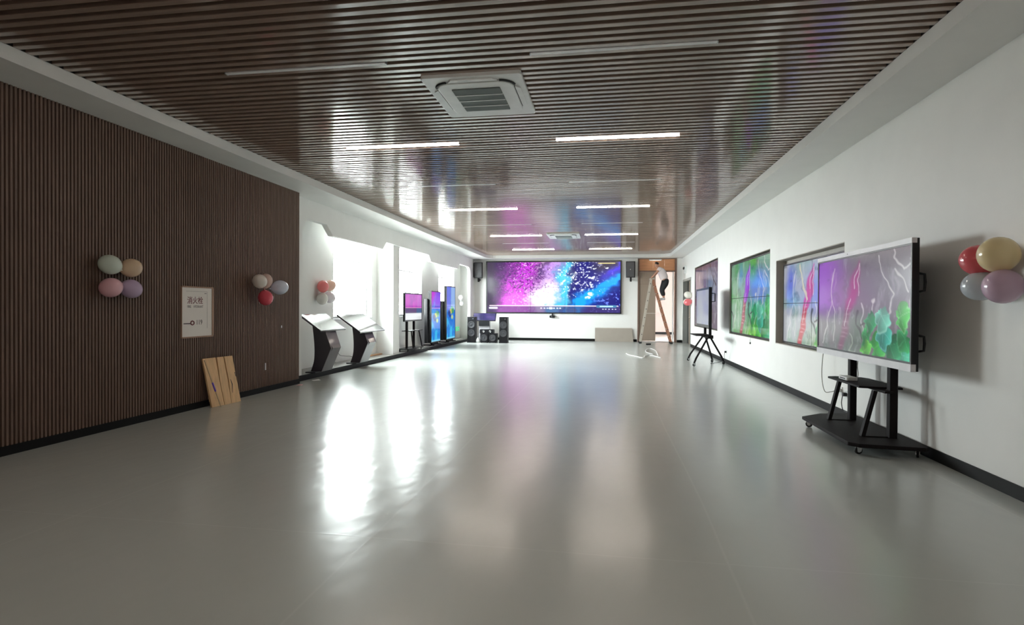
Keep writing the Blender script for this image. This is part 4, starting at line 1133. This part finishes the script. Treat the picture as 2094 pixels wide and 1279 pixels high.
yc = 22.70
zs = .28 + 5 * .27 + .014       # step the feet stand on
hipx, hipz = 2.15, 2.40
N_ = []; E_ = []
def nd(x, y, z, r, ry=None): N_.append((x, y, z, r, ry if ry else r)); return len(N_) - 1
pel = nd(hipx, yc, hipz, .08, .09)
sp = nd(2.11, yc, 2.56, .08, .09); ch = nd(2.03, yc, 2.74, .09, .11); ub = nd(1.965, yc, 2.84, .08, .11)
nk = nd(1.915, yc, 2.895, .052); hd0 = nd(1.87, yc, 2.945, .065, .062); hd1 = nd(1.835, yc, 3.0, .088, .078); hd2 = nd(1.845, yc, 3.045, .075, .07)
E_ += [(pel, sp), (sp, ch), (ch, ub), (ub, nk), (nk, hd0), (hd0, hd1), (hd1, hd2)]
ns = nd(1.755, yc, 2.965, .014); E_.append((hd0, ns))
hands = []
for s in (-1, 1):
    sh_ = nd(1.95, yc + s * .17, 2.83, .055); el = nd(1.80 if s < 0 else 1.84, yc + s * .225, 2.66, .040)
    wr = nd(1.70, yc + s * .19, 2.54, .027); pa = nd(1.665, yc + s * .185, 2.505, .030, .022)
    E_ += [(ub, sh_), (sh_, el), (el, wr), (wr, pa)]; hands.append((pa, s))
legs = []
for s in (-1, 1):
    hp = nd(2.155, yc + s * .085, 2.36, .08); kn = nd(2.03 if s < 0 else 2.045, yc + s * .10, 2.04, .055); ca = nd(2.075, yc + s * .095, 1.90, .055); an = nd(2.125, yc + s * .09, zs + .09, .032)
    bl = nd(2.0, yc + s * .09, zs + .035, .02)
    E_ += [(pel, hp), (hp, kn), (kn, ca), (ca, an), (an, bl)]
roots = [pel]
# five fingers per hand, curled over the ladder top
for pa, s in hands:
    px, py, pz = N_[pa][:3]
    for k, (dy, ln) in enumerate(((-.024, .062), (-.008, .072), (.008, .068), (.024, .052))):
        a = nd(px - .005, py + dy, pz, .0095); b = nd(px - .03, py + dy * 1.15, pz - .012, .009); c = nd(px - .036, py + dy * 1.15, pz - .012 - ln * .45, .0085); e = nd(px - .022, py + dy * 1.1, pz - .012 - ln * .75, .0075)
        E_ += [(a, b), (b, c), (c, e)]; roots.append(a)
    a = nd(px + .005, py - s * .02, pz, .011); b = nd(px + .0, py - s * .042, pz - .012, .010); c = nd(px - .012, py - s * .05, pz - .034, .0085)
    E_ += [(a, b), (b, c)]; roots.append(a)
add_mesh('body', skin_mesh(N_, E_, roots), M_skin, pr)
# shirt with short sleeves
n = [(hipx - .0, yc, 2.41, .150, .18), (2.11, yc, 2.56, .138, .165), (2.03, yc, 2.74, .142, .185), (1.965, yc, 2.85, .108, .155), (1.925, yc, 2.885, .066, .07),
     (1.95, yc - .17, 2.835, .07, .07), (1.88, yc - .21, 2.74, .062, .062), (1.95, yc + .17, 2.835, .07, .07), (1.89, yc + .21, 2.74, .062, .062)]
add_mesh('shirt', skin_mesh(n, [(0, 1), (1, 2), (2, 3), (3, 4), (3, 5), (5, 6), (3, 7), (7, 8)]), M_shirt, pr)
n = [(hipx + .01, yc, 2.50, .15, .175), (hipx + .03, yc, 2.38, .165, .185)]
e = [(0, 1)]
for s in (-1, 1):
    i = len(n)
    n += [(2.17, yc + s * .09, 2.30, .145, .12), (2.03 if s < 0 else 2.045, yc + s * .10, 2.03, .105, .095), (2.09, yc + s * .095, 1.90, .088, .08), (2.12, yc + s * .09, zs + .155, .06, .058)]
    e += [(1, i), (i, i + 1), (i + 1, i + 2), (i + 2, i + 3)]
add_mesh('trousers', skin_mesh(n, e), M_trous, pr)
for s in (-1, 1):
    n = [(2.18, yc + s * .09, zs + .055, .055, .05), (2.09, yc + s * .09, zs + .058, .056, .052), (1.99, yc + s * .09, zs + .042, .042, .048), (1.92, yc + s * .09, zs + .034, .032, .04)]
    o = add_mesh('shoe', skin_mesh(n, [(0, 1), (1, 2), (2, 3)]), M_shoe, pr)
n = [(1.90, yc, 2.985, .06, .07), (1.862, yc, 3.035, .088, .088), (1.825, yc, 3.06, .070, .078), (1.785, yc, 3.045, .035, .055)]
add_mesh('hair', skin_mesh(n, [(0, 1), (1, 2), (2, 3)]), M_hair, pr)
for s in (-1, 1):
    MB().lathe([(.006, 0), (.011, .004), (.006, .008)], 10, Matrix.Translation((1.764, yc + s * .032, 2.99)) @ rot_to((-1, 0, -.2))).build('eye', M_bezel, pr, True, world=True)
    MB().lathe([(.012, 0), (.026, .006), (.02, .016), (.008, .018)], 12, Matrix.Translation((1.865, yc + s * .072, 2.975)) @ rot_to((0, s, 0))).build('ear', M_skin, pr, True, world=True)
MB().tube([(1.775, yc - .025, 2.925), (1.768, yc, 2.924), (1.775, yc + .025, 2.925)], .006, 6).build('mouth', mat('lips', C(150, 86, 78), .5), pr, True, world=True)

# ================================================================== BALLOONS
def balloon(p, dirv, r, rgb, label, group, alpha=.0):
    """latex balloon: p centre, dirv from centre to the knot"""
    g_ = sum(rgb) / 3; rgb = tuple(min((x * .85 + g_ * .15) * 1.12, .9) for x in rgb)
    m = mat('balloon_latex', rgb, .16, spec=.6, amt=.04, scale=(6, 6, 6), trans=alpha)
    nt = m.node_tree; tr = nt.nodes.new('ShaderNodeBsdfTranslucent'); mx = nt.nodes.new('ShaderNodeMixShader')
    tr.inputs['Color'].default_value = (*[x ** .6 for x in rgb], 1); mx.inputs[0].default_value = .2
    pb = nt.nodes['Principled BSDF']
    nt.links.new(pb.outputs[0], mx.inputs[1]); nt.links.new(tr.outputs[0], mx.inputs[2]); nt.links.new(mx.outputs[0], nt.nodes['Material Output'].inputs['Surface'])
    t = thing('balloon', label, 'balloon', p, group=group)
    M = rot_to(dirv)
    L = 1.16
    prof = []
    for i in range(17):
        a = math.pi * i / 16
        z = -math.cos(a); rr = math.sin(a)
        k = 1 - .28 * max(0, z) ** 2
        prof.append((max(rr * r * k, .0015), z * r * (L if z < 0 else L * 1.12)))
    MB().lathe(prof, 28, M).build('skin', m, t, True)
    zt = r * L * 1.12
    MB().lathe([(.004, zt - .004), (.012, zt + .004), (.007, zt + .010), (.016, zt + .02)], 10, M).build('knot', m, t, True)
    return t
PALE, BEIGE, PINK, LILAC, RED, YEL, BLUE = C(214, 226, 212), C(226, 196, 160), C(236, 180, 190), C(196, 172, 206), C(228, 70, 92), C(236, 214, 160), C(206, 214, 228)
G1 = 'balloons on the panelling left of the notice'
k = (-5.18, 5.485, 1.645)
for y, z, c, lab in ((5.352, 1.776, PALE, 'pale green balloon of the four balloon cluster on the brown panelling'), (5.624, 1.760, BEIGE, 'beige balloon of the four balloon cluster on the brown panelling'),
                     (5.362, 1.535, PINK, 'pale pink balloon of the four balloon cluster on the brown panelling'), (5.624, 1.530, LILAC, 'lilac balloon of the four balloon cluster on the brown panelling')):
    p = Vector((-5.178, y, z)); d = Vector((-.0, k[1] - y, (k[2] - z) * .3)).normalized()
    balloon(p, d, .103, c, lab, G1)
G2 = 'balloons between the notice and the white wall'
k = (-5.2, 8.17, 1.60)
for x, y, z, c, lab, r in ((-5.12, 7.93, 1.715, C(224, 214, 204), 'off white balloon above the red one between the notice and the niche', .105), (-5.2, 8.21, 1.735, C(222, 190, 176), 'pinkish beige balloon at the back of the cluster near the niche', .10),
                           (-5.06, 8.37, 1.64, C(206, 212, 228), 'pale blue white balloon right of the red one near the niche', .112), (-5.12, 8.08, 1.475, RED, 'red balloon at the bottom of the cluster on the brown panelling', .108)):
    p = Vector((x, y, z)); d = (Vector(k) - p).normalized()
    balloon(p, d, r, c, lab, G2)
G3 = 'balloons on the niche wall by the first window'
k = (XN + .08, 11.38, 1.65)
for x, y, z, c, lab in ((XN + .13, 11.27, 1.76, C(236, 120, 120), 'coral balloon on the white niche wall by the window'), (XN + .12, 11.60, 1.79, C(238, 196, 176), 'peach balloon on the white niche wall beside the coral one'),
                        (XN + .13, 11.24, 1.51, C(222, 220, 214), 'translucent white balloon below the coral one on the niche wall'), (XN + .13, 11.56, 1.54, C(232, 226, 236), 'pale lilac balloon below the peach one on the niche wall')):
    p = Vector((x, y, z)); d = (Vector(k) - p).normalized(); balloon(p, d, .118, c, lab, G3)
G4 = 'balloons on the right wall by the camera'
k = (XR - .08, 4.72, 1.62)
for x, y, z, c, lab, r in ((XR - .14, 4.88, 1.725, C(226, 86, 96), 'red balloon on the right wall near the camera', .115), (XR - .18, 4.60, 1.74, YEL, 'pale yellow balloon on the right wall near the camera', .125),
                           (XR - .14, 4.86, 1.53, C(196, 204, 212), 'translucent bluish balloon on the right wall near the camera', .11), (XR - .18, 4.55, 1.515, C(204, 172, 196), 'pale purple balloon on the right wall near the camera', .12)):
    p = Vector((x, y, z)); d = Vector((.1, k[1] - y, (k[2] - z) * .25)).normalized(); balloon(p, d, r, c, lab, G4)
G5 = 'balloons beside the grey side door'
for x, y, z, c, lab in ((XR - .13, 20.95, 1.815, C(222, 220, 208), 'off white balloon beside the grey side door'), (XR - .13, 20.95, 1.56, C(226, 96, 104), 'red balloon beside the grey side door'),
                        (XR - .12, 21.22, 1.58, C(224, 214, 206), 'pale balloon behind the red one beside the grey side door')):
    balloon(Vector((x, y, z)), Vector((.7, -.3, .3 if z < 1.7 else -.3)).normalized(), .118, c, lab, G5)
G6 = 'white balloons at the far end of the niche'
for y, z, lab in ((22.6, 1.72, 'upper white balloon at the far end of the window niche'), (22.72, 1.5, 'lower white balloon at the far end of the window niche')):
    balloon(Vector((XN + .17, y, z)), Vector((.1, .2, -.9 if z > 1.6 else .9)).normalized(), .10, (.8, .8, .8), lab, G6)

# ================================================================== NOTICE, BOARD AND ROD ON THE PANELLING
M_paper = mat('notice_paper', C(226, 220, 214), .6, scale=(3, 3, 3), amt=.02)
M_wfr = mat('brown_notice_frame', C(150, 116, 92), .5, scale=(20, 20, 3), amt=.1)
M_ink_red = mat('dark_red_ink', C(110, 52, 58), .6)
M_ink = mat('grey_ink', C(132, 126, 124), .6)
M_inkd = mat('dark_ink', C(60, 48, 52), .6)
py0, py1, pz0, pz1 = 6.525, 7.085, .935, 1.592
t = thing('fire_hydrant_notice', 'framed white fire hydrant notice on the brown panelling', 'notice', (XP, (py0 + py1) / 2, pz0))
mb = MB().box(XP - .004, XP + .014, py0, py1 + .02, pz1 - .012, pz1 + .006).box(XP - .004, XP + .014, py0, py1 + .02, pz0 - .004, pz0 + .014)
mb.box(XP - .004, XP + .012, py1, py1 + .03, pz0 + .014, pz1 - .012).box(XP - .004, XP + .012, py0 - .012, py0, pz0, pz1)
mb.build('frame', M_wfr, t, world=True)
MB().box(XP - .002, XP + .006, py0, py1, pz0 + .014, pz1 - .012).build('sheet', M_paper, t, world=True)
def TM(y, z): return Matrix(((0, 0, 1, XP + .0065), (1, 0, 0, y), (0, 1, 0, z), (0, 0, 0, 1)))
text_mesh('title', '消火栓', .10, M_ink_red, t, TM(6.765, 1.41), xs=.98, bold=.0009)
text_mesh('subtitle', 'FIRE', .044, M_ink, t, TM(6.655, 1.335), xs=.86, bold=.0008)
text_mesh('subtitle', 'HYDRANT', .044, M_ink, t, TM(6.825, 1.335), xs=.86, bold=.0008)
text_mesh('phone_number', '119', .09, M_inkd, t, TM(6.84, 1.128), xs=.9)
mb = MB().box(XP + .006, XP + .0075, 6.555, 6.69, 1.112, 1.124)
mb.build('hose_symbol', M_inkd, t, world=True)
MB().tube([(XP + .007, 6.712 + .03 * math.cos(a), 1.125 + .024 * math.sin(a)) for a in [i * math.pi / 8 for i in range(17)]], .008, 6).build('hose_reel_symbol', M_ink_red, t, world=True)
mb = MB().box(XP + .006, XP + .007, 6.60, 6.995, 1.532, 1.535).box(XP + .006, XP + .007, 6.992, 6.995, 1.05, 1.532).box(XP + .006, XP + .007, 6.94, 6.98, 1.505, 1.515)
mb.build('printed_lines', M_ink, t, world=True)
# plank board leaning on the wall
t = thing('plank_board', 'pine board of three planks leaning on the brown panelling', 'board', (-5.13, 7.17, 0))
tilt = math.atan2(.125, .645)
Mb = Matrix.Translation((-5.128, 7.17, 0)) @ Matrix.Rotation(-.10, 4, 'Z') @ Matrix.Rotation(-tilt, 4, 'Y')
M_pine = mat('pine_planks', C(228, 188, 140), .55, scale=(30, 30, 3), amt=.14, detail=6)
edges_ = [(-.29, -.275, -.055, -.06), (-.045, -.05, .105, .11), (.118, .122, .29, .275)]
# thin crack-like gaps between the planks
MB().prism([(-.262, -.0), (-.045, -.0), (-.060, .3), (-.068, .655), (-.292, .655)], -.012, .012, 0, Mb).build('plank', M_pine, t, world=True)
MB().prism([(-.034, -.0), (.092, -.0), (.088, .3), (.074, .655), (-.040, .655), (-.046, .4), (-.052, .3)], -.012, .012, 0, Mb).build('plank', M_pine, t, world=True)
MB().prism([(.097, -.0), (.272, -.0), (.245, .655), (.096, .655), (.106, .42), (.112, .3), (.1, .18)], -.012, .012, 0, Mb).build('plank', M_pine, t, world=True)
MB().box(-.034, -.013, -.25, .24, .08, .14, Mb).build('batten', M_pine, t, world=True)
MB().box(-.034, -.013, -.25, .23, .5, .56, Mb).build('batten', M_pine, t, world=True)
mb = MB(); 
mb.prism([(.135, .14), (.142, .2), (.150, .26), (.138, .33), (.146, .33), (.166, .26), (.152, .2), (.14, .14)], .0121, .0132, 0, Mb)
mb.build('crack', M_inkd, t, world=True)
MB().prism([(.245, .36), (.256, .36), (.25, .42), (.238, .42)], .0121, .0132, 0, Mb).build('knot_mark', M_inkd, t, world=True)
t = thing('clear_rod', 'thin clear rod with a painted purple reflection leaning on the pine board', 'rod', (-5.07, 6.99, .004))
a, b = Vector((-5.07, 6.985, .004)), Vector((-5.225, 6.865, .63))
M_rod = mat('clear_plastic_rod', C(222, 196, 162), .2)
MB().tube([a, a.lerp(b, .5), b], .007, 8).build('shaft', M_rod, t, True, world=True)
MB().tube([a.lerp(b, .33), a.lerp(b, .52)], .011, 8).build('painted_purple_glow', mat('painted_purple_glow', C(120, 90, 220), .3), t, True, world=True)  # purple piece stands in for LED glow reflected on the rod
# tiny fittings on the panelling
tag(MB().cbox(XP, XP + .012, 8.322, 8.344, .345, .455, .004, 0).build('pull_handle', M_silver), 'small pale vertical pull on the brown panelling near the niche', 'handle')
tag(MB().cbox(XP, XP + .012, 8.775, 8.80, .99, 1.03, .004, 0).build('wall_hook', M_silver), 'tiny pale hook on the brown panelling under the balloon cluster', 'hook')

# ================================================================== CABLES ON THE FLOOR
M_wc = mat('white_cable', (.72, .70, .68), .5)
tag(MB().tube(bez([(.56, 17.35, .012), (.62, 16.85, .012), (.80, 16.35, .012), (.97, 15.95, .012), (1.05, 16.6, .012), (1.2, 16.9, .012), (1.37, 16.35, .012), (1.43, 16.0, .012)], 8), .012, 6).build('white_cable', M_wc, None, True), 'white cable lying loosely on the floor before the ladder', 'cable')
tag(MB().tube(bez([(1.40, 16.5, .03), (1.45, 17.4, .025), (1.50, 18.6, .02), (1.42, 19.5, .02), (1.27, 19.2, .02), (1.17, 18.0, .02), (1.30, 17.0, .03)], 8), .012, 6).build('white_cable', M_wc, None, True), 'white cable looped on the floor before the ladder', 'cable')
t = thing('drill', 'small dark tool lying on the floor in front of the ladder', 'tool', (1.52, 21.7, 0))
MB().cbox(-.11, .06, -.03, .03, .005, .06, .012, 0).build('body', M_plastic_blk, t)
MB().tube([(.06, 0, .035), (.13, 0, .035)], .012, 8).build('bit', M_chrome, t, True)
MB().box(-.11, -.05, -.12, -.03, .005, .05).build('grip', M_rubber, t)
